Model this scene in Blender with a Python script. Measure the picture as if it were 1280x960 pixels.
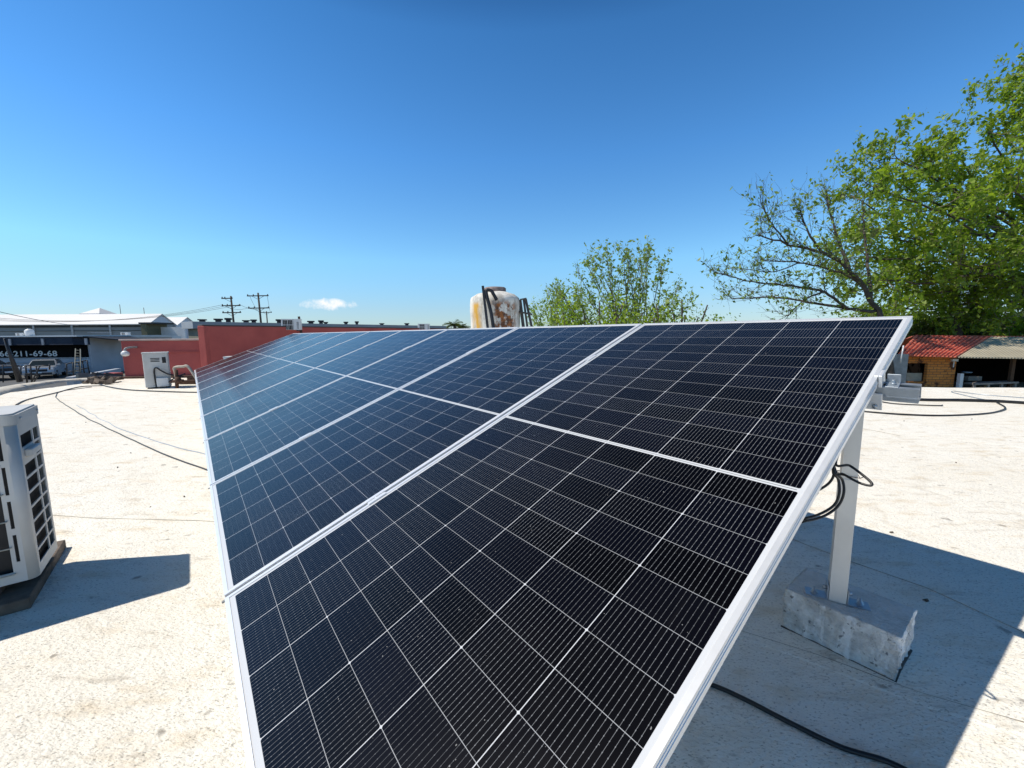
import bpy, bmesh, math, random
import numpy as np
from mathutils import Vector, Matrix, Euler

# ------------------------------------------------------------------ camera, sky, sun, exposure
for o in list(bpy.data.objects): bpy.data.objects.remove(o)
scene = bpy.context.scene
COL = scene.collection
CH = 1.06                                  # eye height above the roof surface
F = 504.995; PITCH = .1229; ROLL = -.007   # focal length in pixels of a 1280 px wide frame
fw = Vector((0, math.cos(PITCH), -math.sin(PITCH))); rt = Vector((1, 0, 0)); up = rt.cross(fw)
RT = rt*math.cos(ROLL) + up*math.sin(ROLL); UP = up*math.cos(ROLL) - rt*math.sin(ROLL)
cam = bpy.data.objects.new("camera", bpy.data.cameras.new("camera")); COL.objects.link(cam)
m = Matrix((RT, UP, -fw)).transposed().to_4x4(); m.translation = (0, 0, CH)
cam.matrix_world = m
cam.data.sensor_width = 36; cam.data.lens = F/1280*36
cam.data.clip_start = .02; cam.data.clip_end = 6000
scene.camera = cam

SUN_V = Vector((-.72, -.10, 1)).normalized()        # towards the sun
elev = math.asin(SUN_V.z); az = math.atan2(SUN_V.x, SUN_V.y)
world = bpy.data.worlds.new("World"); scene.world = world; world.use_nodes = True
wn = world.node_tree; wn.nodes.clear()
def W(t, **k):
    n = wn.nodes.new(t)
    for a, b in k.items(): setattr(n, a, b)
    return n
sky = W('ShaderNodeTexSky', sky_type='NISHITA', sun_disc=False, sun_elevation=elev, sun_rotation=az,
        altitude=300, air_density=1.0, dust_density=.15, ozone_density=3.0)
bgd = W('ShaderNodeBackground'); bgd.inputs['Strength'].default_value = .075
wout = W('ShaderNodeOutputWorld')
# one small fair-weather cloud low over the roofs: noise confined to a patch of sky directions
def sky_dir(x, y):
    return (fw + RT*((x-640)/F) - UP*((y-480)/F)).normalized()
cdir = sky_dir(409, 380.5)
ch_ = Vector((cdir.y, -cdir.x, 0)).normalized(); cv_ = ch_.cross(cdir)
tc = W('ShaderNodeTexCoord')
def wdot(v, s):
    d = W('ShaderNodeVectorMath', operation='DOT_PRODUCT'); wn.links.new(tc.outputs['Generated'], d.inputs[0]); d.inputs[1].default_value = v
    q = W('ShaderNodeMath', operation='MULTIPLY'); wn.links.new(d.outputs['Value'], q.inputs[0]); q.inputs[1].default_value = s
    return q.outputs[0]
def wmath(op, a, b=None, c=None):
    q = W('ShaderNodeMath', operation=op)
    for i, v in enumerate((a, b, c)):
        if v is None: continue
        if isinstance(v, (int, float)): q.inputs[i].default_value = v
        else: wn.links.new(v, q.inputs[i])
    return q.outputs[0]
nz = W('ShaderNodeTexNoise'); nz.inputs['Scale'].default_value = 55; nz.inputs['Detail'].default_value = 6; nz.inputs['Roughness'].default_value = .6
wn.links.new(tc.outputs['Generated'], nz.inputs['Vector'])
ex = wdot(ch_, 1/.058); ey = wdot(cv_, 1/.0135); ez = wdot(cdir, 1)
rr = wmath('ADD', wmath('POWER', wmath('ABSOLUTE', ex), 2), wmath('POWER', wmath('ABSOLUTE', ey), 2))
cl = wmath('SUBTRACT', wmath('MULTIPLY', nz.outputs['Fac'], 2.6), wmath('ADD', wmath('MULTIPLY', rr, .9), .45))
cl = wmath('MULTIPLY', wmath('MAXIMUM', wmath('MINIMUM', cl, 1), 0), wmath('GREATER_THAN', ez, 0))
mixw = W('ShaderNodeMix', data_type='RGBA')
# sky grading: bluer with height; unseen zenith darkened to cut fill in the shadows
sepw = W('ShaderNodeSeparateXYZ'); wn.links.new(tc.outputs['Generated'], sepw.inputs[0])
rw = W('ShaderNodeValToRGB'); wn.links.new(sepw.outputs[2], rw.inputs[0])
stops = [(0, (1.05, 1.3, 1.65)), (.06, (1.2, 1.5, 1.8)), (.165, (1.40, 2.10, 2.3)), (.375, (.93, 1.88, 2.5)), (.56, (.66, 1.56, 2.15)), (.66, (.22, .66, 1.1)), (.80, (.03, .14, .30)), (1, (.01, .06, .16))]
while len(rw.color_ramp.elements) < len(stops): rw.color_ramp.elements.new(.5)
for e_, (p_, c_) in zip(rw.color_ramp.elements, stops): e_.position = p_; e_.color = (*[q_/3 for q_ in c_], 1)
gam = W('ShaderNodeMix', data_type='RGBA', blend_type='MULTIPLY'); gam.inputs['Factor'].default_value = 1
wn.links.new(rw.outputs[0], gam.inputs[7]); wn.links.new(sky.outputs[0], gam.inputs[6])
gam2 = W('ShaderNodeVectorMath', operation='SCALE'); wn.links.new(gam.outputs[2], gam2.inputs[0]); gam2.inputs['Scale'].default_value = 3
wn.links.new(wmath('MULTIPLY', cl, .95), mixw.inputs['Factor']); wn.links.new(gam2.outputs[0], mixw.inputs[6]); mixw.inputs[7].default_value = (14, 14, 14, 1)
wn.links.new(mixw.outputs[2], bgd.inputs['Color']); wn.links.new(bgd.outputs[0], wout.inputs['Surface'])

sl = bpy.data.lights.new("sun", 'SUN'); sl.energy = 5; sl.angle = math.radians(.5); sl.color = (1, .94, .84)
sun = bpy.data.objects.new("sun", sl); COL.objects.link(sun)
sun.rotation_euler = SUN_V.to_track_quat('Z', 'Y').to_euler()
scene.view_settings.view_transform = 'Standard'; scene.view_settings.look = 'None'
scene.view_settings.exposure = 0.0; scene.view_settings.gamma = 1

# ------------------------------------------------------------------ helpers
rnd = random.Random(7)
def ray(x, y): return fw + RT*((x-640)/F) - UP*((y-480)/F)
EYE = Vector((0, 0, CH))
def pY(x, y, Y):
    d = ray(x, y); return EYE + d*(Y/d.y)
def pZ(x, y, z):
    d = ray(x, y); return EYE + d*((z-CH)/d.z)

def nodes(mat):
    nt = mat.node_tree; return nt, nt.nodes['Principled BSDF']
def mth(nt, op, a, b=None, c=None):
    n = nt.nodes.new('ShaderNodeMath'); n.operation = op
    for i, v in enumerate((a, b, c)):
        if v is None: continue
        if isinstance(v, (int, float)): n.inputs[i].default_value = v
        else: nt.links.new(v, n.inputs[i])
    return n.outputs[0]
def mixc(nt, f, a, b):
    n = nt.nodes.new('ShaderNodeMix'); n.data_type = 'RGBA'
    for i, v in ((0, f), (6, a), (7, b)):
        if isinstance(v, (int, float)): n.inputs[i].default_value = v
        elif isinstance(v, tuple): n.inputs[i].default_value = (*v, 1) if len(v) == 3 else v
        else: nt.links.new(v, n.inputs[i])
    return n.outputs[2]
def noise(nt, vec, scale, detail=4, rough=.55):
    n = nt.nodes.new('ShaderNodeTexNoise'); n.inputs['Scale'].default_value = scale
    n.inputs['Detail'].default_value = detail; n.inputs['Roughness'].default_value = rough
    if vec is not None: nt.links.new(vec, n.inputs['Vector'])
    return n.outputs['Fac']
def ramp(nt, v, a, b):
    n = nt.nodes.new('ShaderNodeMapRange'); nt.links.new(v, n.inputs[0])
    n.inputs[1].default_value = a; n.inputs[2].default_value = b
    return n.outputs[0]
def coord(nt, kind='Object', scale=None, rot=None):
    t = nt.nodes.new('ShaderNodeTexCoord')
    if scale is None and rot is None: return t.outputs[kind]
    mp = nt.nodes.new('ShaderNodeMapping'); nt.links.new(t.outputs[kind], mp.inputs[0])
    if scale: mp.inputs['Scale'].default_value = scale
    if rot: mp.inputs['Rotation'].default_value = rot
    return mp.outputs[0]
def bump(nt, bs, h, strength=.5, dist=.01):
    b = nt.nodes.new('ShaderNodeBump'); b.inputs['Strength'].default_value = strength; b.inputs['Distance'].default_value = dist
    nt.links.new(h, b.inputs['Height']); nt.links.new(b.outputs[0], bs.inputs['Normal'])
def mat(name, c, rough=.7, metal=0, var=.25, scale=6, c2=None, bmp=0, bscale=60, bdist=.004, stretch=None, coat=0):
    mt = bpy.data.materials.new(name); mt.use_nodes = True; nt, bs = nodes(mt)
    co = coord(nt, 'Object', stretch)
    f = ramp(nt, noise(nt, co, scale), .3, .7)
    c2 = c2 or tuple(x*(1-var) for x in c)
    nt.links.new(mixc(nt, f, c, c2), bs.inputs['Base Color'])
    bs.inputs['Roughness'].default_value = rough; bs.inputs['Metallic'].default_value = metal
    bs.inputs['Coat Weight'].default_value = coat
    if bmp: bump(nt, bs, noise(nt, co, bscale), bmp, bdist)
    return mt

ROOTS = {}
def tag(o, label=None, cat=None, group=None, kind=None):
    if label: o['label'] = label
    if cat: o['category'] = cat
    if group: o['group'] = group
    if kind: o['kind'] = kind
    return o
def thing(name, label, cat, loc=(0, 0, 0), rz=0, group=None, mtx=None):
    o = bpy.data.objects.new(name, None); o.empty_display_size = .1; COL.objects.link(o)
    M = mtx if mtx is not None else Matrix.Translation(loc) @ Matrix.Rotation(rz, 4, 'Z')
    o.matrix_world = M; o['M'] = [c for r in M for c in r]; ROOTS[o.name] = M.copy(); del o['M']
    return tag(o, label, cat, group)
class MB:
    def __init__(s, M=None): s.v = []; s.f = []; s.sm = []; s.M = M; s.st = []
    def add(s, vs, fs, sm=False):
        b = len(s.v); s.st.append((b, len(s.f)))
        for p in vs: s.v.append(tuple(s.M @ Vector(p)) if s.M is not None else tuple(p))
        s.f += [tuple(b+i for i in f) for f in fs]; s.sm += [sm]*len(fs)
        return s
    def box(s, a, b, R=None, taper=1):
        x0, y0, z0 = a; x1, y1, z1 = b
        vs = [(x0,y0,z0),(x1,y0,z0),(x1,y1,z0),(x0,y1,z0),(x0,y0,z1),(x1,y0,z1),(x1,y1,z1),(x0,y1,z1)]
        if taper != 1:
            cx, cy = (x0+x1)/2, (y0+y1)/2
            vs = [(cx+(p[0]-cx)*taper, cy+(p[1]-cy)*taper, p[2]) if p[2] == z1 else p for p in vs]
        if R is not None: vs = [tuple(R @ Vector(p)) for p in vs]
        return s.hexa(vs)
    def hexa(s, vs):
        return s.add(vs, [(3,2,1,0),(4,5,6,7),(0,1,5,4),(1,2,6,5),(2,3,7,6),(3,0,4,7)])
    def bar(s, p, q, w, h=None, upv=(0, 0, 1)):
        p, q = Vector(p), Vector(q); h = h or w
        d = (q-p).normalized(); u = Vector(upv)
        if abs(d.dot(u)) > .98: u = Vector((0, 1, 0))
        x = d.cross(u).normalized(); z = x.cross(d)
        vs = [tuple(c + x*sx*w/2 + z*sz*h/2) for c in (p, q) for sx, sz in ((-1,-1),(1,-1),(1,1),(-1,1))]
        return s.hexa(vs)
    def tube(s, pts, r, n=8, cap=True):
        pts = [Vector(p) for p in pts]; k = len(pts)
        rs = r if isinstance(r, (list, tuple)) else [r]*k
        vs = []; ref = None
        for i, p in enumerate(pts):
            d = (pts[min(i+1, k-1)] - pts[max(i-1, 0)]).normalized()
            if ref is None:
                ref = Vector((0, 0, 1)) if abs(d.z) < .9 else Vector((1, 0, 0))
            x = (ref - d*ref.dot(d))
            if x.length < 1e-5: x = d.orthogonal()
            x.normalize(); ref = x; y = d.cross(x)
            for j in range(n):
                a = 2*math.pi*j/n; vs.append(tuple(p + x*math.cos(a)*rs[i] + y*math.sin(a)*rs[i]))
        fs = [(i*n+j, i*n+(j+1) % n, (i+1)*n+(j+1) % n, (i+1)*n+j) for i in range(k-1) for j in range(n)]
        if cap: fs += [tuple(reversed(range(n))), tuple((k-1)*n+j for j in range(n))]
        return s.add(vs, fs, True)
    def lathe(s, prof, n=32, c=(0, 0, 0)):
        vs = [(c[0]+r*math.cos(2*math.pi*j/n), c[1]+r*math.sin(2*math.pi*j/n), c[2]+z) for r, z in prof for j in range(n)]
        k = len(prof)
        fs = [(i*n+j, i*n+(j+1) % n, (i+1)*n+(j+1) % n, (i+1)*n+j) for i in range(k-1) for j in range(n)]
        fs += [tuple(reversed(range(n))), tuple((k-1)*n+j for j in range(n))]
        return s.add(vs, fs, True)
    def prism(s, poly, z0, z1, f=None):
        n = len(poly); f = f or (lambda x, y, z: (x, y, z))
        vs = [f(x, y, z) for z in (z0, z1) for x, y in poly]
        fs = [tuple(reversed(range(n))), tuple(range(n, 2*n))] + [(i, (i+1) % n, n+(i+1) % n, n+i) for i in range(n)]
        return s.add(vs, fs)
    def each(s, name, mt, parent=None, **k):
        """every added piece becomes an object of its own"""
        out = []
        for i, (vb, fb) in enumerate(s.st):
            ve, fe = s.st[i+1] if i+1 < len(s.st) else (len(s.v), len(s.f))
            q = MB(); q.v = s.v[vb:ve]; q.f = [tuple(j-vb for j in f) for f in s.f[fb:fe]]; q.sm = s.sm[fb:fe]
            out.append(q.build(name, mt, parent, **k))
        return out
    def build(s, name, mt, parent=None, world=False, bevel=0, seg=1, recalc=True, angle=40):
        if world and parent is not None:
            I = ROOTS[parent.name].inverted(); s.v = [tuple(I @ Vector(p)) for p in s.v]
        me = bpy.data.meshes.new(name); me.from_pydata(s.v, [], s.f); me.materials.append(mt)
        me.polygons.foreach_set('use_smooth', s.sm)
        if bevel or recalc:
            bm = bmesh.new(); bm.from_mesh(me)
            if recalc: bmesh.ops.recalc_face_normals(bm, faces=bm.faces)
            if bevel:
                es = [e for e in bm.edges if len(e.link_faces) == 2 and e.calc_face_angle(0) > math.radians(angle)]
                bmesh.ops.bevel(bm, geom=es, offset=bevel, segments=seg, affect='EDGES', clamp_overlap=True)
            bm.to_mesh(me); bm.free()
        o = bpy.data.objects.new(name, me); COL.objects.link(o)
        if parent is not None: o.parent = parent
        return o
def copy_thing(root, M, label=None, group=None, child_skip=()):
    r = root.copy(); COL.objects.link(r); r.matrix_world = M; ROOTS[r.name] = M.copy()
    if label: r['label'] = label
    if group: r['group'] = group
    for ch in list(root.children):
        c = ch.copy(); COL.objects.link(c); c.parent = r
        for g in list(ch.children):
            d = g.copy(); COL.objects.link(d); d.parent = c
    return r

# ------------------------------------------------------------------ materials
ALU = mat('anodised_aluminium', (.80, .81, .82), .38, .45, .08, 20)
ALU2 = mat('weathered_aluminium', (.72, .70, .66), .5, .35, .15, 8)
GALV = mat('galvanised_steel', (.45, .50, .55), .42, .75, .25, 25)
BLACK = mat('black_rubber', (.012, .012, .013), .45, 0, .3, 30)
WHITE_P = mat('white_painted_steel', (.72, .72, .71), .45, 0, .08, 5, bmp=.1)
DARK = mat('dark_recess', (.012, .012, .014), .6, 0, .3, 10)
RED = mat('red_wall_paint', (.44, .095, .08), .85, 0, .3, 1.3, (.31, .06, .055), bmp=.5, bscale=35, bdist=.01)
CONC = mat('grey_concrete', (.42, .40, .37), .9, 0, .35, 5, bmp=.6, bscale=30, bdist=.01)
DIRTYW = mat('dirty_white_plaster', (.52, .54, .58), .9, 0, .3, .6, bmp=.3, bscale=10)
STEEL_D = mat('dark_painted_steel', (.03, .03, .035), .5, .3, .4, 6)
RUST = mat('rusty_iron', (.11, .055, .035), .85, .2, .5, 12, bmp=.4)
WOODP = mat('weathered_pole_wood', (.10, .075, .055), .9, 0, .4, 3)
BARK = mat('tree_bark', (.10, .08, .062), .95, 0, .45, 5, bmp=.6, bscale=25, bdist=.02)
BARKL = mat('pale_twig_bark', (.20, .165, .12), .9, 0, .4, 5)

def roof_material():
    mt = bpy.data.materials.new('white_roof_coating'); mt.use_nodes = True; nt, bs = nodes(mt)
    co = coord(nt, 'Object')
    st = coord(nt, 'Object', (1, 2.6, 1), (0, 0, .35))
    big = ramp(nt, noise(nt, co, .55, 5, .6), .42, .68)
    mid = ramp(nt, noise(nt, st, 3.2, 6, .65), .53, .72)
    strk = ramp(nt, noise(nt, coord(nt, 'Object', (2.2, 9, 1), (0, 0, .3)), 2.2, 6, .7), .56, .70)
    fine = noise(nt, coord(nt, 'Object', (1, 1.9, 1), (0, 0, .5)), 55, 3, .6)
    pits = ramp(nt, noise(nt, coord(nt, 'Object', (1, 2.0, 1), (0, 0, .5)), 95, 2, .5), .59, .68)
    col = mixc(nt, big, (.84, .80, .71), (.81, .755, .645))
    col = mixc(nt, mth(nt, 'MULTIPLY', mid, .65), col, (.62, .49, .32))
    col = mixc(nt, mth(nt, 'MULTIPLY', strk, .6), col, (.42, .36, .28))
    col = mixc(nt, mth(nt, 'MULTIPLY', pits, .62), col, (.24, .21, .17))
    col = mixc(nt, mth(nt, 'MULTIPLY', ramp(nt, noise(nt, co, 14, 2, .4), .70, .76), .6), col, (.16, .13, .10))
    tide = ramp(nt, mth(nt, 'ABSOLUTE', mth(nt, 'SUBTRACT', noise(nt, co, .75, 3, .5), .5)), .012, 0)
    col = mixc(nt, mth(nt, 'MULTIPLY', mth(nt, 'MULTIPLY', tide, ramp(nt, noise(nt, co, 2.5, 4), .45, .6)), .28), col, (.52, .44, .32))
    nt.links.new(col, bs.inputs['Base Color']); bs.inputs['Roughness'].default_value = .88
    h = mth(nt, 'ADD', mth(nt, 'MULTIPLY', fine, 1.0), mth(nt, 'MULTIPLY', noise(nt, co, 12, 4, .6), 1.6))
    bump(nt, bs, h, .9, .008)
    return mt
ROOFM = roof_material()

L, Wd, P = 2.24, 1.134, 1.15
def cell_material():
    mt = bpy.data.materials.new('solar_cells_under_glass'); mt.use_nodes = True; nt, bs = nodes(mt)
    sep = nt.nodes.new('ShaderNodeSeparateXYZ'); nt.links.new(coord(nt), sep.inputs[0])
    x, y = sep.outputs[0], sep.outputs[1]
    PX, PY = (L/2-.026-.0065)/12, (Wd-.042)/6
    xc = mth(nt, 'ABSOLUTE', mth(nt, 'SUBTRACT', x, L/2))
    xr = mth(nt, 'DIVIDE', mth(nt, 'SUBTRACT', xc, .0065), PX)
    yr = mth(nt, 'DIVIDE', mth(nt, 'SUBTRACT', y, .021), PY)
    def edge(v, pitch, half):       # 1 within half metres of an integer value of v
        fr = mth(nt, 'FRACT', mth(nt, 'ADD', v, .5))
        return mth(nt, 'LESS_THAN', mth(nt, 'ABSOLUTE', mth(nt, 'SUBTRACT', fr, .5)), half/pitch)
    rowl = mth(nt, 'MULTIPLY', edge(xr, PX, .00055), .62); coll = edge(yr, PY, .0009)
    out = mth(nt, 'MAXIMUM', mth(nt, 'MAXIMUM', mth(nt, 'LESS_THAN', xr, 0), mth(nt, 'GREATER_THAN', xr, 12.0)),
              mth(nt, 'MAXIMUM', mth(nt, 'LESS_THAN', yr, 0), mth(nt, 'GREATER_THAN', yr, 6.0)))
    # clipped cell corners: small white diamonds on every second row line
    fx = mth(nt, 'ABSOLUTE', mth(nt, 'SUBTRACT', mth(nt, 'FRACT', mth(nt, 'ADD', mth(nt, 'DIVIDE', xr, 2), .5)), .5))
    fy = mth(nt, 'ABSOLUTE', mth(nt, 'SUBTRACT', mth(nt, 'FRACT', mth(nt, 'ADD', yr, .5)), .5))
    dia = mth(nt, 'LESS_THAN', mth(nt, 'ADD', mth(nt, 'MULTIPLY', fx, 2*PX), mth(nt, 'MULTIPLY', fy, PY)), .0038)
    white = mth(nt, 'MAXIMUM', mth(nt, 'MAXIMUM', rowl, coll), mth(nt, 'MAXIMUM', out, dia))
    yb = mth(nt, 'MULTIPLY', yr, 17)
    bus = edge(yb, PY/17, .00033)
    dot = mth(nt, 'MULTIPLY', edge(yb, PY/17, .0007), edge(mth(nt, 'DIVIDE', mth(nt, 'SUBTRACT', xc, .0065+.006), PX/5), PX/5, .0011))
    busd = mth(nt, 'MAXIMUM', mth(nt, 'MULTIPLY', bus, .75), mth(nt, 'MULTIPLY', dot, .8))
    # every cell its own faint tint
    comb = nt.nodes.new('ShaderNodeCombineXYZ')
    sg = mth(nt, 'MULTIPLY', mth(nt, 'GREATER_THAN', x, L/2), 40)
    nt.links.new(mth(nt, 'ADD', mth(nt, 'FLOOR', xr), sg), comb.inputs[0]); nt.links.new(mth(nt, 'FLOOR', yr), comb.inputs[1])
    oi = nt.nodes.new('ShaderNodeObjectInfo'); nt.links.new(mth(nt, 'MULTIPLY', oi.outputs['Random'], 57), comb.inputs[2])
    wn_ = nt.nodes.new('ShaderNodeTexWhiteNoise'); nt.links.new(comb.outputs[0], wn_.inputs['Vector'])
    cell = mixc(nt, wn_.outputs['Value'], (.0006, .0006, .0009), (.0018, .0022, .0052))
    wn2 = nt.nodes.new('ShaderNodeSeparateXYZ'); nt.links.new(wn_.outputs['Color'], wn2.inputs[0])
    busd = mth(nt, 'MULTIPLY', busd, ramp2(nt, wn2.outputs[1], .45, 1.0))
    col = mixc(nt, busd, cell, (.29, .30, .31))
    col = mixc(nt, white, col, (.56, .57, .58))
    rib = mth(nt, 'MULTIPLY', mth(nt, 'LESS_THAN', xc, .0013), mth(nt, 'SUBTRACT', 1, mth(nt, 'MAXIMUM', mth(nt, 'LESS_THAN', yr, .03), mth(nt, 'GREATER_THAN', yr, 5.97))))
    col = mixc(nt, rib, col, (.20, .21, .21))
    # thin uneven dust film and a few droppings
    dust = ramp(nt, noise(nt, coord(nt), 2.4, 6, .65), .35, .8)
    col = mixc(nt, mth(nt, 'MULTIPLY', dust, .003), col, (.55, .50, .42))
    run = ramp(nt, noise(nt, coord(nt, 'Object', (1.2, 22, 1)), 1.6, 4, .6), .60, .78)
    col = mixc(nt, mth(nt, 'MULTIPLY', run, .008), col, (.60, .55, .46))
    speck = ramp(nt, noise(nt, coord(nt), 130, 1, .3), .80, .82)
    col = mixc(nt, mth(nt, 'MULTIPLY', speck, .35), col, (.6, .6, .58))
    nt.links.new(col, bs.inputs['Base Color'])
    bs.inputs['Roughness'].default_value = .5; bs.inputs['Specular IOR Level'].default_value = 0.0
    bs.inputs['Coat Weight'].default_value = 1; bs.inputs['Coat IOR'].default_value = 1.31
    nt.links.new(ramp2(nt, dust, .19, .25), bs.inputs['Coat Roughness'])
    return mt
def ramp2(nt, v, a, b):
    n = nt.nodes.new('ShaderNodeMapRange'); nt.links.new(v, n.inputs[0]); n.inputs[3].default_value = a; n.inputs[4].default_value = b
    return n.outputs[0]
CELLS = cell_material()
BACKS = mat('white_backsheet', (.62, .62, .62), .6, 0, .05, 5)

# ------------------------------------------------------------------ setting: ground, roof
GZ = -1.85
g = MB(); g.add([(-3000, -3000, GZ), (3000, -3000, GZ), (3000, 3000, GZ), (-3000, 3000, GZ)], [(0, 1, 2, 3)])
GM = mat('dusty_ground', (.24, .21, .17), .95, 0, .3, .15, (.14, .14, .08), bmp=.4, bscale=3)
tag(g.build('ground', GM), kind='structure')
ASPH = mat('street_asphalt', (.10, .10, .10), .9, 0, .3, .8, bmp=.4, bscale=30)
g = MB(); g.add([(-120, 19, GZ+.01), (-16, 19, GZ+.01), (-16, 31, GZ+.01), (-120, 31, GZ+.01)], [(0, 1, 2, 3)])
tag(g.build('street', ASPH), kind='structure')

roof_poly = [(-13.4, 1.5), (-10.9, 6.2), (-9.75, 7.9), (-9.9, 10.25), (-8.0, 10.4), (-3.6, 18.4), (-1.2, 22.5), (1.5, 17), (4.5, 12), (6.9, 7.75), (10.4, 7.35), (16, 7.2), (16, -6), (-13.4, -6)]
def inside(x, y, poly):
    c = False; n = len(poly)
    for i in range(n):
        x0, y0 = poly[i]; x1, y1 = poly[i-1]
        if (y0 > y) != (y1 > y) and x < (x1-x0)*(y-y0)/(y1-y0)+x0: c = not c
    return c
from mathutils import noise as mnoise
def roof_h(x, y):
    a = mnoise.noise(Vector((x*.9, y*.9, 3.1)))*.010 + mnoise.noise(Vector((x*3.1, y*3.1, 8)))*.003
    return a
bm = bmesh.new()
vs = [bm.verts.new((x, y, 0)) for x, y in roof_poly]; bm.faces.new(vs)
bmesh.ops.triangulate(bm, faces=bm.faces)
for ax in (0, 1):
    a, b = (-13, 16) if ax == 0 else (-6, 22)
    k = a
    while k < b:
        near = -4 < k < 5
        no = Vector((1, 0, 0)) if ax == 0 else Vector((0, 1, 0))
        bmesh.ops.bisect_plane(bm, geom=bm.verts[:]+bm.edges[:]+bm.faces[:], plane_co=no*k, plane_no=no)
        k += .12 if near else .4
for v in bm.verts: v.co.z = roof_h(v.co.x, v.co.y)
for f in bm.faces: f.smooth = True
me = bpy.data.meshes.new('roof_surface'); bm.to_mesh(me); bm.free(); me.materials.append(ROOFM)
o = bpy.data.objects.new('roof_surface', me); COL.objects.link(o); tag(o, kind='structure')
g = MB(); g.prism(roof_poly, GZ+.02, -.03)
tag(g.build('roof_walls', mat('building_side', (.5, .48, .44), .9, 0, .3, 2)), kind='structure')

# lapped sheet edges of the roof membrane (thin raised strips of coating)
def lap(pts, w, h, name='membrane_lap', mt=None):
    mb = MB(); P_ = []
    pts = [Vector((p.x, p.y, 0)) for p in pts]
    fine = []
    for a, b in zip(pts, pts[1:]):
        n = max(2, int((b-a).length/.08)); fine += [a.lerp(b, i/n) for i in range(n)]
    fine.append(pts[-1]); k = len(fine); vs = []
    for i, p in enumerate(fine):
        d = (fine[min(i+1, k-1)]-fine[max(i-1, 0)]).normalized(); nrm = Vector((-d.y, d.x, 0))
        z = roof_h(p.x, p.y); jj = mnoise.noise(p*7)*.006
        for off, hh in ((-w/2, -.003), (-w/2+min(.01, w*.3), h), (w/2-min(.03, w*.3), h*.8), (w/2, -.003)):
            q = p+nrm*(off+jj); vs.append((q.x, q.y, z+hh))
    fs = [(i*4+j, (i+1)*4+j, (i+1)*4+j+1, i*4+j+1) for i in range(k-1) for j in range(3)]
    mb.add(vs, fs, False)
    return tag(mb.build(name, mt or ROOFM), kind='structure')
SEAM = mat('dirt_filled_seam', (.20, .17, .13), .95, 0, .5, 6, (.5, .46, .38))
lap([pZ(900, 781, 0), pZ(985, 807, 0), pZ(1060, 833, 0), pZ(1150, 868, 0), pZ(1290, 907, 0)], .007, .0032, 'seam_and_shade_line', SEAM)
lap([pZ(1076, 536, 0), pZ(1100, 540, 0), pZ(1125, 545, 0)], .014, .004, 'seam_and_shade_line', SEAM)
lap([pZ(905, 640, 0), pZ(1060, 700, 0), pZ(1160, 735, 0), pZ(1300, 800, 0)], .005, .003, 'seam_and_shade_line', SEAM)
lap([pZ(-20, 640, 0), pZ(120, 648, 0), pZ(300, 652, 0)], .006, .003, 'seam_and_shade_line', SEAM)
lap([pZ(905, 775, 0), pZ(985, 800, 0), pZ(1150, 862, 0), pZ(1290, 900, 0)], .16, .0022)
lap([pZ(1060, 512, 0), pZ(1150, 543, 0), pZ(1290, 560, 0)], .14, .0015)

# low rounded parapet along the left far edge
pm = MB(); pts = [pZ(-60, 518, 0), pZ(0, 493, 0), pZ(40, 482, 0), pZ(70, 476, 0), pZ(100, 473.5, 0), pZ(150, 472.5, 0)]
vs = []
for i, p in enumerate(pts):
    d = (pts[min(i+1, 5)]-pts[max(i-1, 0)]).normalized(); nn = Vector((-d.y, d.x, 0))
    wv = [.22, .21, .19, .16, .14, .13][i]; hv = [.13, .12, .07, .035, .03, .03][i]
    for a in range(9):
        t = math.pi*a/8; q = p + nn*(math.cos(t)*wv + wv*.8) ; vs.append((q.x, q.y, -.02 + math.sin(t)**.7*hv if 0 < a < 8 else -.05))
pm.add(vs, [(i*9+j, (i+1)*9+j, (i+1)*9+j+1, i*9+j+1) for i in range(5) for j in range(8)], True)
tag(pm.build('parapet', mat('parapet_plaster', (.62, .58, .50), .9, 0, .35, 3, bmp=.6, bscale=12, bdist=.02)), 'low rounded plaster parapet along the left far edge of the white roof', 'parapet')

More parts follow.
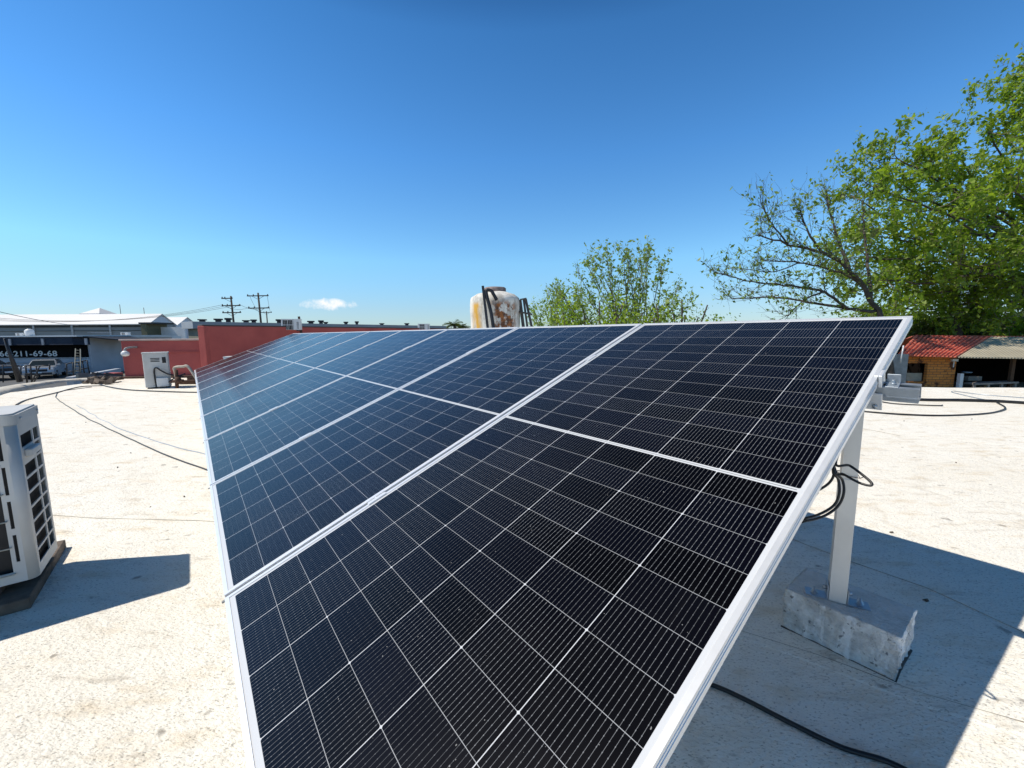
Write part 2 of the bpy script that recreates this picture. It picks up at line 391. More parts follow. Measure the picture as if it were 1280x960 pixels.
# ------------------------------------------------------------------ solar array
ud = Vector((math.sin(-.6691), math.cos(-.6691), 0))
hh = Vector((math.cos(-.6691), -math.sin(-.6691), 0))
vd = hh*math.cos(.3775) + Vector((0, 0, math.sin(.3775)))
nd = vd.cross(ud)
HC = Vector((1.4821, 1.5106, CH+.0567)); LC = HC - vd*L
BAS = Matrix((vd, ud, nd)).transposed().to_4x4()
def AM(k): M = BAS.copy(); M.translation = LC + ud*(k*P); return M
LIP, FH = .0115, .035
def make_panel():
    t = thing('solar_panel', 'x', 'solar panel', mtx=AM(0), group='solar panels side by side in the tilted array')
    g = MB()
    prof = [(0, 0), (LIP, 0), (LIP, -.0016), (.003, -.0016), (.003, -.033), (.024, -.033), (.024, -.035), (0, -.035),
            (0, -.0225), (-.0012, -.0215), (-.0012, -.0185), (0, -.0175), (0, -.0125), (.0012, -.0115), (.0012, -.0095), (0, -.0085)]
    corners = [(0, 0, 1, 1), (L, 0, -1, 1), (L, Wd, -1, -1), (0, Wd, 1, -1)]
    vs = []
    for cx, cy, sx, sy in corners:
        for a, z in prof: vs.append((cx+sx*a, cy+sy*a, z))
    n = len(prof)
    fs = [(i*n+j, i*n+(j+1) % n, ((i+1) % 4)*n+(j+1) % n, ((i+1) % 4)*n+j) for i in range(4) for j in range(n)]
    g.add(vs, fs); g.build('frame', ALU, t)
    g = MB(); e = .0032; g.add([(e, e, -.002), (L-e, e, -.002), (L-e, Wd-e, -.002), (e, Wd-e, -.002)], [(0, 1, 2, 3)])
    g.build('cell_glass', CELLS, t, recalc=False)
    g = MB(); g.box((e, e, -.0075), (L-e, Wd-e, -.0035)); g.build('backsheet', BACKS, t)
    g = MB()
    for dy in (.25, .567, .884): g.box((L/2-.05, dy-.03, -.026), (L/2+.05, dy+.03, -.008))
    g.each('junction_box', BLACK, t, bevel=.004)
    # serial number strip on the edge of the laminate: fine grey ticks under the glass
    return t
pan = make_panel()
ordn = ['nearest', 'second nearest', 'third', 'fourth', 'fifth', 'sixth', 'seventh', 'eighth', 'ninth', 'farthest']
lab = ['nearest panel of the tilted solar array, its whole near edge and right corner free',
       'second panel from the near end of the array, turning from black to deep blue',
       'third panel from the near end of the array, deep blue, below the rusty water tank',
       'fourth panel from the near end of the solar array, mid blue sky reflection',
       'fifth panel from the near end of the solar array, blue with pale reflection',
       'sixth panel from the near end of the solar array',
       'seventh panel from the near end, fourth from the far end of the array',
       'eighth panel from the near end, third from the far end of the array',
       'next to last panel at the far end of the array, pale with reflected sky',
       'farthest panel of the array, its outer edge before the red wall']
pan['label'] = lab[0]
for k in range(1, 10): copy_thing(pan, AM(k), lab[k])

# mounting rack: rails, posts, clamps, gap strips
rack = thing('mounting_rack', 'aluminium rack of rails, clamps and post carrying the tilted solar panels', 'mounting rack', mtx=Matrix.Translation((LC.x, LC.y, 0)))
def AP(v, u, z): return LC + vd*v + ud*u + nd*z
RV = (L-.50, .50); RH = .045
ULEN = 9*P+Wd
CM = Matrix((vd, ud, nd)).transposed().to_4x4(); CM.translation = LC
for v in RV:
    g = MB(CM)
    u0, u1 = (-.090 if v > 1 else .06), ULEN+.10
    t = .003; z1 = -.0352; z0 = z1-RH; w = .04
    # open channel section with returned lips
    prof = [(-w/2, z0), (w/2, z0), (w/2, z1), (w/2-.012, z1), (w/2-.012, z1-t), (w/2-t, z1-t), (w/2-t, z0+t), (-w/2+t, z0+t), (-w/2+t, z1-t), (-w/2+.012, z1-t), (-w/2+.012, z1), (-w/2, z1)]
    n = len(prof); vs = [(v+a, u, z) for u in (u0, u1) for a, z in prof]
    g.add(vs, [(i, (i+1) % n, n+(i+1) % n, n+i) for i in range(n)] + [tuple(range(n)), tuple(range(n, 2*n))])
    g.box((v-w/2-.0015, u0+.002, z0+.013), (v-w/2-.0003, u1-.002, z0+.016))
    g.build('rail', GALV, rack, world=True)
# mid clamps
for k in range(1, 10):
    for v in RV:
        g = MB(CM); u = k*P-(P-Wd)/2
        hat = [(-.019, .0004), (-.0045, .0004), (-.0045, -.006), (.0045, -.006), (.0045, .0004), (.019, .0004), (.019, .0034), (.0065, .0034), (.0065, -.003), (-.0065, -.003), (-.0065, .0034), (-.019, .0034)]
        hat = [(-.019, .0004), (-.0065, .0004), (-.0065, -.006), (.0065, -.006), (.0065, .0004), (.019, .0004), (.019, .0034), (.0045, .0034), (.0045, -.003), (-.0045, -.003), (-.0045, .0034), (-.019, .0034)]
        n = len(hat); g.add([(x, u+a_, z) for x in (v-.035, v+.035) for a_, z in hat], [(i, (i+1) % n, n+(i+1) % n, n+i) for i in range(n)]+[tuple(range(n)), tuple(range(n, 2*n))])
        g.lathe([(.0048, -.003), (.0048, .003)], 10, (v, u, 0))
        g.build('clamp', ALU, rack, world=True)
    g = MB(CM); u = k*P-(P-Wd)/2
    g.box((-.012, u-.0045, -.014), (L+.002, u+.0045, -.010)); g.build('gap_strip', mat('grey_gap_strip', (.22, .22, .21), .6, .2, .1, 20) if k == 1 else bpy.data.materials['grey_gap_strip'], rack, world=True)
# end clamp on the near edge
for v in RV[:1]:
    g = MB(CM); g.box((v-.022, -.010, -.036), (v+.022, -.0015, .0030)); g.box((v-.022, -.0015, .0004), (v+.022, .009, .0030))
    g.build('clamp', ALU, rack, world=True, bevel=.0012)
# splice bracket seen at the rail end
g = MB(CM); v = RV[0]
g.box((v-.018, -.046, -.0348), (v+.016, -.016, -.0325)); g.box((v+.0137, -.046, -.0325), (v+.016, -.016, -.006))
g.lathe([(.007, -.0325), (.007, -.027), (.004, -.027), (.004, -.018)], 6, (v, -.032, 0))
g.build('bracket', GALV, rack, world=True, bevel=.0006)
g = MB(CM); g.box((v-.026, -.012, -.112), (v-.0225, .04, -.055)); g.build('bracket', ALU, rack, world=True, bevel=.001)
g = MB(CM); g.tube([(v-.0265, .004, -.098), (v-.034, .004, -.098)], .007, 6); g.build('bolt', GALV, rack, world=True)

POSTW = .041
post_u = [.055, 2.95, 5.85, 8.75, 11.35]
BH = .150                                      # block height
def post(v, u, first=False):
    top = AP(v, u, -.08); b = Vector((top.x, top.y, BH if True else 0))
    R = Matrix.Rotation(-.6691+0.12, 4, 'Z'); M = Matrix.Translation((top.x, top.y, 0)) @ R
    g = MB(M); t = .003; w = POSTW/2
    z0, z1 = BH+.002, top.z+.03
    prof = [(-w, -w), (w, -w), (w, w), (w-.010, w), (w-.010, w-t), (w-t, w-t), (w-t, -w+t), (-w+t, -w+t), (-w+t, w-t), (-w+.010, w-t), (-w+.010, w), (-w, w)]
    g.prism(prof, z0, z1); p = g.build('post', ALU2, rack, world=True)
    if z1-z0 > .3:
        g = MB(M); w2 = w+.003
        prof = [(-w2, -w2), (w2, -w2), (w2, w2-.004), (w2-.0022, w2-.004), (w2-.0022, -w2+.0022), (-w2+.0022, -w2+.0022), (-w2+.0022, w2-.004), (-w2, w2-.004)]
        g.prism(prof, z0+.001, z0+.43); g.build('sleeve', ALU2, rack, world=True)
    # angle feet with bolts
    for s in (-1, 1):
        g = MB(M)
        x0 = s*(w+.0045)
        a, b_ = sorted((x0, x0+s*.004)); g.box((a, -.024, BH+.0015), (b_, .024, BH+.055))
        a, b_ = sorted((x0, x0+s*.062)); g.box((a, -.024, BH+.0015), (b_, .024, BH+.0055))
        g.build('foot_bracket', GALV, rack, world=True, bevel=.0008)
        g = MB(M); g.lathe([(.0115, BH+.0055), (.0115, BH+.0075), (.0085, BH+.0075), (.0085, BH+.015), (.004, BH+.016), (.004, BH+.026)], 6, (x0+s*.037, 0, 0))
        g.tube([(x0+s*.004, 0, BH+.034), (x0+s*.014, 0, BH+.034)], .008, 6)
        g.build('bolt', GALV, rack, world=True)
    return M
PM = post(RV[0], post_u[0], True)
for u in post_u[1:]: post(RV[0], u)
for u in post_u: post(RV[1], max(u, .75))

# ------------------------------------------------------------------ concrete blocks
def block_material():
    mt = bpy.data.materials.new('rough_painted_concrete'); mt.use_nodes = True; nt, bs = nodes(mt)
    co = coord(nt)
    n1 = ramp(nt, noise(nt, co, 16, 6, .65), .38, .62)
    dr = ramp(nt, noise(nt, coord(nt, 'Object', (14, 14, 2.2)), 2.5, 4, .55), .50, .60)
    col = mixc(nt, n1, (.80, .79, .76), (.50, .485, .46))
    col = mixc(nt, dr, col, (.88, .87, .85))
    col = mixc(nt, mth(nt, 'MULTIPLY', ramp(nt, noise(nt, co, 60, 3, .5), .62, .70), .8), col, (.10, .10, .10))
    geo = nt.nodes.new('ShaderNodeNewGeometry'); sp = nt.nodes.new('ShaderNodeSeparateXYZ'); nt.links.new(geo.outputs['True Normal'], sp.inputs[0])
    col = mixc(nt, ramp(nt, sp.outputs[2], .6, .8), col, mixc(nt, n1, (.70, .69, .66), (.56, .55, .52)))   # poured coating covers only the top
    nt.links.new(col, bs.inputs['Base Color']); bs.inputs['Roughness'].default_value = .9
    bump(nt, bs, mth(nt, 'ADD', noise(nt, co, 45, 5, .6), mth(nt, 'MULTIPLY', noise(nt, co, 150, 2), .5)), 1, .014)
    return mt
BLKM = block_material()
def block_mesh(A, B, C_, D, h, seed, grid=44):
    """rough box on the quad A,B,C,D (counter-clockwise from above), real displaced sides"""
    bm = bmesh.new()
    lo = [bm.verts.new((p.x, p.y, .0)) for p in (A, B, C_, D)]; hi = [bm.verts.new((p.x, p.y, h)) for p in (A, B, C_, D)]
    bm.faces.new(lo[::-1]); bm.faces.new(hi)
    for i in range(4): bm.faces.new((lo[i], lo[(i+1) % 4], hi[(i+1) % 4], hi[i]))
    bmesh.ops.subdivide_edges(bm, edges=bm.edges[:], cuts=grid, use_grid_fill=True)
    bm.normal_update(); c = (A+B+C_+D)/4
    for v in bm.verts:
        q = v.co + Vector((seed, 0, 0))
        top = v.co.z > h-.001
        d = mnoise.fractal(q*16, .7, 2, 5)*.0085 + mnoise.noise(q*60)*.004
        if top: d = mnoise.noise(q*10)*.0015
        n = v.normal.copy()
        if not top: n.z *= .2
        edge = 0
        v.co += n*(d if not top else d)
        if not top and v.co.z < .03: v.co.x += (c.x-v.co.x)*.03; v.co.y += (c.y-v.co.y)*.03
    me = bpy.data.meshes.new('concrete_block'); bm.to_mesh(me); bm.free(); me.materials.append(BLKM)
    for p in me.polygons: p.use_smooth = True
    return me
A = pZ(977.5, 783, 0); B = pZ(1119.7, 854, 0); C_ = pZ(1144.7, 761.5, BH); C_.z = 0
D = A + (C_-B)
ctr = (A+B+C_+D)/4
o = bpy.data.objects.new('concrete_block', block_mesh(A-ctr, B-ctr, C_-ctr, D-ctr, BH, 2.3)); COL.objects.link(o); o.location = (ctr.x, ctr.y, 0)
tag(o, 'rough concrete block with a white painted top under the nearest aluminium post', 'concrete block')
BASESHADE = mat('contact_shade_line', (.05, .045, .04), 1, 0, .4, 9, (.12, .11, .10))  # painted contact shade: the dark strip below follows the block's base
lap([A-(B-A)*.01, B, C_], .012, .003, 'seam_and_shade_line', BASESHADE)
off = ctr - AP(RV[0], post_u[0], 0); off.z = 0
for v in RV:
    for u in post_u:
        if v == RV[0] and u == post_u[0]: continue
        c = o.copy(); COL.objects.link(c); q = AP(v, u if v == RV[0] else max(u, .75), -.08); c.location = (q.x+off.x*.5, q.y+off.y*.5, 0)
        tag(c, 'concrete block in the shade under the solar array, carrying one of the farther posts', 'concrete block', 'concrete blocks under the farther posts')

# ------------------------------------------------------------------ cables
def smooth(pts, n=8):
    pts = [Vector(p) for p in pts]; out = []
    for i in range(len(pts)-1):
        p0 = pts[max(i-1, 0)]; p1 = pts[i]; p2 = pts[i+1]; p3 = pts[min(i+2, len(pts)-1)]
        for j in range(n):
            t = j/n
            out.append(.5*((2*p1)+(p2-p0)*t+(2*p0-5*p1+4*p2-p3)*t*t+(3*p1-p0-3*p2+p3)*t**3))
    out.append(pts[-1]); return out
def cable(pts, r, label, name='cable', mt=None, n=8, wob=0):
    s = smooth(pts, 10)
    if wob: s = [p+Vector((mnoise.noise(p*2.3)*wob, mnoise.noise(p*2.3+Vector((9, 0, 0)))*wob, 0)) for p in s]
    g = MB(); g.tube(s, r, n); return tag(g.build(name, mt or BLACK), label, 'cable')
def onroof(lst, r): return [Vector((p.x, p.y, roof_h(p.x, p.y)+r)) for p in (pZ(x, y, 0) for x, y in lst)]
cable(onroof([(820, 842), (885, 858), (930, 877), (985, 905), (1050, 936), (1110, 955), (1170, 985)], .007), .0065, 'black cable lying in the array shadow in front of the concrete block')
cable(onroof([(1085, 499), (1120, 500), (1160, 501.5), (1200, 502), (1240, 503), (1262, 504), (1340, 509)], .022), .022, 'thick black conduit leaving the rail end towards the right edge of the roof')
cable(onroof([(1068, 513), (1085, 515.5), (1130, 519), (1180, 520), (1230, 518), (1252, 514), (1256, 510), (1246, 504)], .012), .010, 'thin black cable curving in a hook on the sunlit roof right of the rail')
cable(onroof([(1095, 502), (1120, 506), (1170, 508), (1178, 507.5)], .012), .008, 'short thin cable ending on the roof below the rail end')
cable(onroof([(1190, 490), (1193, 492), (1230, 500), (1262, 503.5), (1300, 505)], .008), .007, 'fine grey wire from a small clip to the conduit at the right', mt=GALV)
cable(onroof([(1192, 489.5), (1230, 494), (1290, 498)], .008), .006, 'fine grey wire above the conduit, nearest the hut', mt=GALV)
cable(onroof([(290, 603), (258, 588), (225, 577), (190, 562), (150, 543), (110, 524), (80, 505), (70, 496), (75, 490), (92, 487), (115, 484)], .006), .0055, 'long dark cable running diagonally over the sunlit roof to the array', wob=.01)
cable(onroof([(290, 582), (255, 569), (220, 560), (175, 545), (140, 532), (118, 520), (95, 507)], .005), .0035, 'thin grey wire running beside the long diagonal cable', mt=GALV, wob=.02)
cable(onroof([(20, 507), (35, 500), (70, 491.5), (90, 486), (105, 483.5), (130, 482.5)], .01), .009, 'black cable from the big air conditioner towards the rubble pile')
cable(onroof([(122, 480), (135, 484), (160, 488), (200, 490), (245, 491), (275, 491)], .012), .012, 'dark hose lying across the roof in front of the small condenser')
# loops by the post
def X(x, y, Y): return pY(x, y, Y)
cable([AP(1.66, .03, -.10), X(1045, 576, 1.05), X(1062, 582, 1.03), X(1080, 595, 1.00), X(1089.5, 604, .98), X(1087, 607, .98), X(1073, 603, 1.00), X(1055, 593, 1.03), X(1040, 583, 1.10), AP(1.62, .12, -.07)], .0032, 'black wire loop sticking out past the aluminium post', n=8)
cable([AP(1.62, .10, -.07), X(1041, 582, 1.06), X(1048, 600, 1.05), X(1049, 617, 1.04), X(1043, 631, 1.04), X(1028, 641, 1.04), X(1010, 647, 1.04), X(990, 648, 1.06), AP(1.15, .20, -.10)], .0034, 'inner black wire of the bundle drooping before the post')
cable([AP(1.62, .11, -.07), X(1042, 581, 1.08), X(1053, 600, 1.07), X(1054.5, 617, 1.06), X(1047, 633, 1.06), X(1030, 645, 1.06), X(1008, 651, 1.06), X(985, 652, 1.08), AP(1.10, .20, -.11)], .0034, 'outer black wire of the bundle drooping before the post')
cable([AP(1.62, .09, -.07), X(1041, 582, 1.12), X(1042, 594, 1.12), X(1036, 604, 1.12), X(1024, 612, 1.12), X(1010, 617, 1.14), AP(1.25, .20, -.09)], .0034, 'short black wire curling back under the panel frame')
g = MB(PM); w = POSTW/2+.005; zt = BH+.445
g.tube([(-w, -w, zt), (w, -w, zt-.002), (w, w, zt), (-w, w, zt), (-w, -w, zt)], .0012, 6); g.tube([(w, -w, zt-.002), (w+.008, -w-.006, zt+.006)], .0012, 6)
tag(g.build('tie_wire', RUST), 'thin twisted tie wire wrapped round the aluminium post', 'wire')

# ------------------------------------------------------------------ near air conditioner
acx, acy = -1.962, 1.57
# local frame: +x along hh (to the right), +y along ud (away); corner front-right at origin, body extends to -x and +y
ACM = Matrix.Translation((acx, acy, 0)) @ Matrix.Rotation(math.atan2(hh.y, hh.x), 4, 'Z')
ACP = mat('aged_casing_paint', (.60, .595, .57), .5, 0, .2, 3, (.47, .45, .41), bmp=.1)
ac = thing('air_conditioner', 'large white outdoor air conditioner unit with square side grille on a wooden pad', 'air conditioner', mtx=ACM)
z0, z1 = .085, .765; AW, AD, AR = .92, .285, .028
def rrect(x0, x1, y0, y1, rs, n=6):
    out = []
    cs = [(x0, y0, rs[0], 180), (x1, y0, rs[1], 270), (x1, y1, rs[2], 0), (x0, y1, rs[3], 90)]
    for (cx, cy, r, a0) in cs:
        sx = 1 if cx == x0 else -1; sy = 1 if cy == y0 else -1
        for i in range(n+1):
            a = math.radians(a0+90*i/n); out.append((cx+sx*r+math.cos(a)*r, cy+sy*r+math.sin(a)*r))
    return out
XR = .0; YF = -.03
# casing: shell of panels built around openings
def panel_with_holes(mb, frame, u0, u1, w0, w1, holes, th):
    """rectangle u0..u1 x w0..w1 with rectangular holes, thickness th; frame(u,w,t)->xyz"""
    us = sorted({u0, u1, *[h[0] for h in holes], *[h[1] for h in holes]}); ws = sorted({w0, w1, *[h[2] for h in holes], *[h[3] for h in holes]})
    vid = {}
    def V(u, w, t):
        k = (round(u, 5), round(w, 5), t)
        if k not in vid: vid[k] = len(vs); vs.append(frame(u, w, t*th))
        return vid[k]
    vs = []; fs = []
    def hole(a, b): return any(h[0]-1e-6 <= a and b <= h[1]+1e-6 for h in [])
    cell = {}
    for i in range(len(us)-1):
        for j in range(len(ws)-1):
            cu, cw = (us[i]+us[i+1])/2, (ws[j]+ws[j+1])/2
            cell[i, j] = not any(h[0] < cu < h[1] and h[2] < cw < h[3] for h in holes)
    for (i, j), s in cell.items():
        if not s: continue
        a, b, c, d = us[i], us[i+1], ws[j], ws[j+1]
        fs.append((V(a, c, 0), V(b, c, 0), V(b, d, 0), V(a, d, 0))); fs.append((V(a, d, 1), V(b, d, 1), V(b, c, 1), V(a, c, 1)))
        for (di, dj, p, q) in ((-1, 0, (a, d), (a, c)), (1, 0, (b, c), (b, d)), (0, -1, (a, c), (b, c)), (0, 1, (b, d), (a, d))):
            if not cell.get((i+di, j+dj), False):
                fs.append((V(*q, 0), V(*p, 0), V(*p, 1), V(*q, 1)))
    mb.add(vs, fs)
zt0, zt1 = z0, z1-.045
cas = MB()
# right side: two columns of square openings
holes = []; gy0 = YF+AR+.006; gy1 = AD-.014; rows = 9; ph = (zt1-zt0-.085)/rows
cw = (gy1-gy0)
c1 = (gy0+.012, gy0+cw*.60); c2 = (gy0+cw*.66, gy1-.02)
for r in range(rows):
    za = zt0+.045+r*ph; zb = za+ph-.010
    for ci, (a, b) in enumerate((c1, c2)):
        if r == rows-2 and ci == 0: continue
        holes.append((a, b, za, zb))
panel_with_holes(cas, lambda u, w, t: (XR-t, u, w), YF+AR, AD-.012, zt0, zt1, holes, .004)
# rounded corner
n = 8; vs = []
for i in range(n+1):
    a = math.radians(270+90*i/n)
    for r in (AR, AR-.004):
        for z in (zt0, zt1): vs.append((XR-AR+math.cos(a)*r, YF+AR+math.sin(a)*r, z))
cas.add(vs, [(i*4, i*4+4, i*4+5, i*4+1) for i in range(n)] + [(i*4+2, i*4+3, i*4+7, i*4+6) for i in range(n)] + [(i*4, i*4+2, i*4+6, i*4+4) for i in range(n)] + [(i*4+1, i*4+5, i*4+7, i*4+3) for i in range(n)], True)
# front: slots by the corner and the big fan opening
fh = []
for r in range(4):
    za = zt0+.085+r*.138; fh.append((XR-AR-.022, XR-AR-.012, za, za+.112))
fh.append((-AW+.16, XR-AR-.034, zt0+.045, zt1-.012))
panel_with_holes(cas, lambda u, w, t: (u, YF+t, w), -AW+.02, XR-AR, zt0, zt1, fh, .004)
cas.box((-AW, YF+.02, zt0), (-AW+.004, AD, zt1)); cas.box((-AW+.004, AD-.004, zt0), (XR-.012, AD, zt1)); cas.box((XR-.03, AD-.014, zt0), (XR-.002, AD-.002, zt1))
cas.build('casing', ACP, ac)
g = MB(); lid = rrect(-AW-.004, XR+.004, YF-.004, AD+.004, (.02, AR+.004, .014, .02), 8)
g.prism(lid, zt1+.001, z1-.006); lid2 = rrect(-AW+.004, XR-.004, YF+.004, AD-.004, (.02, AR-.004, .01, .02), 8); g.prism(lid2, z1-.006, z1)
g.build('top_cover', ACP, ac)
g = MB()
for y in (YF+AR+.03, AD-.03): g.tube([(XR+.0045, y, zt1+.02), (XR+.008, y, zt1+.02)], .005, 10)
g.tube([(XR-AR-.10, YF-.0005, zt0+.018), (XR-AR-.10, YF-.003, zt0+.018)], .004, 8)
g.each('screw', GALV, ac)
g = MB(); zc = zt0+.045+(rows-2)*ph
g.box((XR-.03, c1[0]+.005, zc+.006), (XR-.004, c1[1], zc+ph-.012)); g.box((XR-.002, c1[0]+.02, zc+.02), (XR+.022, c1[1]-.004, zc+.05))
g.build('handle', ACP, ac, bevel=.004)
g = MB(); g.box((-AW+.03, YF+.03, zt0+.004), (XR-.022, AD-.02, zt1-.004)); g.build('inner_body', DARK, ac)
# finned coil behind the side grille
g = MB()
for i in range(36):
    y = gy0+.01+i*(cw-.02)/36; g.box((XR-.019, y, zt0+.02), (XR-.014, y+.002, zt1-.02))
g.build('coil_fins', mat('coil_fins', (.015, .015, .018), .6, .2, .2, 10), ac)
g = MB(); x0, x1 = -AW+.15, XR-AR-.03
for i in range(6):
    x = x0+.02+(x1-x0-.1)*i/5; g.tube([(x, YF-.012, zt0+.05), (x, YF-.012, zt1-.05)], .0028, 6)
for z in [zt0+.04+i*(zt1-zt0-.09)/5 for i in range(6)]: g.tube([(x0, YF-.012, z), (x1, YF-.012, z)], .0028, 6); g.tube([(x1, YF-.012, z), (x1, YF+.002, z)], .0028, 6)
g.build('fan_guard', mat('guard_wire', (.55, .53, .45), .5, .2, .1, 20), ac)
g = MB()
for k in range(3):
    a0 = k*2.094; c = ((-AW+XR-AR)/2, (zt0+zt1)/2)
    vs = [(c[0]+math.cos(a0+da)*r, YF+.010+yy, c[1]+math.sin(a0+da)*r) for r in (.05, .15, .26) for da, yy in ((0, 0), (.9, .012))]
    g.add(vs, [(0, 1, 3, 2), (2, 3, 5, 4)])
g.build('fan', DARK, ac)
g = MB(); 
for x in (-AW+.12, XR-.12): g.box((x-.06, YF-.0, .056), (x+.02, AD-.01, zt0-.001))
g.each('foot', DARK, ac)
g = MB(ACM); g.box((-AW-.05, YF-.085, .0), (XR-.012, AD+.19, .045))
PADM = mat('worn_wooden_pad', (.20, .15, .11), .9, 0, .5, 9, (.035, .028, .022), bmp=.5, bscale=40)
tag(g.build('equipment_pad', PADM, bevel=.004), 'worn wooden pad under the large air conditioner', 'pad')

# ------------------------------------------------------------------ small condensers on and near the roof
def condenser(name, label, loc, rz, w, d, h, front='fan', group=None, mt=WHITE_P, scale=1):
    t = thing(name, label, 'air conditioner', loc, rz, group)
    g = MB(); g.prism(rrect(-w/2, w/2, 0, d, (.02, .02, .02, .02), 3), .03, h-.025); g.build('casing', mt, t)
    g = MB(); g.prism(rrect(-w/2-.008, w/2+.008, -.008, d+.008, (.02, .02, .02, .02), 3), h-.025, h); g.build('top_cover', mt, t)
    if front == 'fan':
        cz, cx, r = h*.5, -w*.14, min(h*.38, w*.32)
        g = MB(); g.box((cx-r*1.1, -.004, cz-r*1.05), (cx+r*1.1, -.001, cz+r*1.05)); g.build('fan_opening', DARK, t)
        g = MB()
        for i in range(7):
            x = cx-r+2*r*i/6; g.bar((x, -.012, cz-r*1.05), (x, -.012, cz+r*1.05), .012 if i in (0, 3, 6) else .005)
        g.bar((cx-r*1.1, -.014, cz), (cx+r*1.1, -.014, cz), .015); g.build('fan_guard', mt, t)
        g = MB()
        for i in range(6): g.box((w*.33, -.004, h*.2+i*h*.1), (w*.44, -.001, h*.24+i*h*.1))
        g.each('vent_slot', DARK, t)
    g = MB()
    for x in (-w*.35, w*.35): g.box((x-.03, .0, 0), (x+.03, d, .03))
    g.each('foot', STEEL_D, t)
    return t
c0 = pZ(198.5, 485.5, 0)
t = condenser('air_conditioner', 'small upright white condenser standing on the roof before the red wall', (c0.x, c0.y, 0), math.radians(38), .40, .34, .74, 'none', mt=ACP)
g = MB()
for i in range(3): g.box((-.08, -.004, .55+i*.03), (.06, -.0005, .565+i*.03))
g.box((.10, -.004, .52), (.16, -.0005, .64)); g.each('vent_slot', DARK, t)
g = MB(); g.box((-.02, -.06, .04), (.17, -.001, .22)); g.build('valve_cover', WHITE_P, t, bevel=.008)
g = MB(); g.tube(smooth([(-.03, -.03, .02), (-.04, -.03, .35), (.0, -.06, .43), (.08, -.07, .36), (.2, -.08, .28), (.42, -.05, .22)]), .014, 6)
g.tube(smooth([(.17, -.05, .12), (.27, -.08, .2), (.45, -.05, .28)]), .013, 6); g.each('hose', BLACK, t)
# condenser half hidden behind the far end of the array
c1_ = pZ(272, 479, 0)
condenser('air_conditioner', 'white condenser with dark grille half hidden behind the far end of the array', (c1_.x+.1, c1_.y+.9, 0), math.radians(20), .95, .36, .56, 'fan')
# pipework and valves beside the small condenser
PVC = mat('old_white_pipe', (.55, .47, .38), .6, 0, .4, 14)
p0 = pZ(224, 485, 0)
t = thing('pipe_fittings', 'rusty and white pipe fittings beside the small condenser', 'pipes', (p0.x, p0.y, 0))
g = MB(); g.tube(smooth([(-.05, 0, .0), (-.04, 0, .3), (-.05, .0, .42), (.1, .02, .44), (.22, .03, .42), (.42, .05, .02)]), .028, 8); g.build('pipe', PVC, t)
g = MB(); g.tube([(.0, -.05, 0), (.02, -.05, .38)], .03, 8); g.tube([(-.12, -.05, .14), (.14, -.05, .16)], .03, 8); g.lathe([(.05, .1), (.06, .16), (.04, .24)], 10, (.04, -.05, 0)); g.each('valve', RUST, t)
p0 = pZ(232, 482, 0)
g = MB(); g.bar((p0.x-.35, p0.y+.25, .05), (p0.x+1.3, p0.y+.35, .05), .10, .08); g.bar((p0.x-.3, p0.y+.45, .1), (p0.x+1.2, p0.y+.55, .12), .05, .05)
tag(g.build('beam', RUST), 'rusty beam lying on the roof between condenser and array', 'beam')

# ------------------------------------------------------------------ red walls
t = thing('red_wall', 'low red painted wall at the left with white lamp, before the white sheds', 'wall', (-8.5, 10.4, 0))
def wallseg(a, b, z0, z1, th, name, mt, parent, zb=None):
    a = Vector((a[0], a[1], 0)); b = Vector((b[0], b[1], 0)); d = (b-a).normalized(); n = Vector((-d.y, d.x, 0))*th
    zb = z1 if zb is None else zb
    g = MB(); g.hexa([(a.x, a.y, z0), (b.x, b.y, z0), (b.x+n.x, b.y+n.y, z0), (a.x+n.x, a.y+n.y, z0), (a.x, a.y, z1), (b.x, b.y, zb), (b.x+n.x, b.y+n.y, zb), (a.x+n.x, a.y+n.y, z1)])
    return g.build(name, mt, parent, world=parent is not None, bevel=.01)
LW0 = pZ(156.5, 473, 0); LW1 = pY(258, 430, 10.6)
wallseg((LW0.x, LW0.y), (LW1.x, LW1.y), -.3, .955, .2, 'wall', RED, t)
wallseg((LW0.x-.03, LW0.y-.03), (LW1.x, LW1.y-.03), .955, 1.0, .26, 'coping', mat('pale_coping', (.5, .38, .34), .9, 0, .3, 4), t)
g = MB(); g.bar((LW0.x+.6, LW0.y-.004, .66), (LW1.x, LW1.y-.004, .66), .008, .02); g.build('ledge', RED, t, world=True)
wallseg((LW0.x-.3, LW0.y-.12), (LW1.x, LW1.y-.15), -.02, .05, .12, 'skirting', RUST, t)
lp = pY(156.5, 441, 10.05)
t = thing('wall_lamp', 'small round white lamp on the left end of the low red wall', 'lamp', tuple(lp))
g = MB(); g.lathe([(.01, -.09), (.06, -.08), (.085, -.04), (.08, .01), (.04, .05)], 14, (0, 0, 0)); g.build('lamp_shade', WHITE_P, t)
g = MB(); g.tube(smooth([(.0, 0, .04), (.0, .02, .10), (.03, .12, .13), (.03, .3, .13)]), .025, 8); g.build('arm', mat('grey_arm', (.3, .3, .3), .6), t)
t = thing('red_wall', 'long tall red wall running behind the solar array with dark top edge', 'wall', (-5.8, 14.4, 0))
TW0 = LW1.copy(); TW0.y -= .05; TW1 = pY(540, 411, 18.4); TW2 = TW0 + (TW1-TW0)*1.6
TZ = pY(255, 407.3, 10.5).z
wallseg((TW0.x, TW0.y), (TW2.x, TW2.y), -.3, TZ, .2, 'wall', RED, t)
wallseg((TW0.x-.01, TW0.y-.02), (TW2.x, TW2.y-.02), TZ, TZ+.03, .24, 'coping', mat('dark_flashing', (.06, .05, .05), .7), t)
g = MB(); d = (TW2-TW0).normalized(); n = Vector((-d.y, d.x, 0))
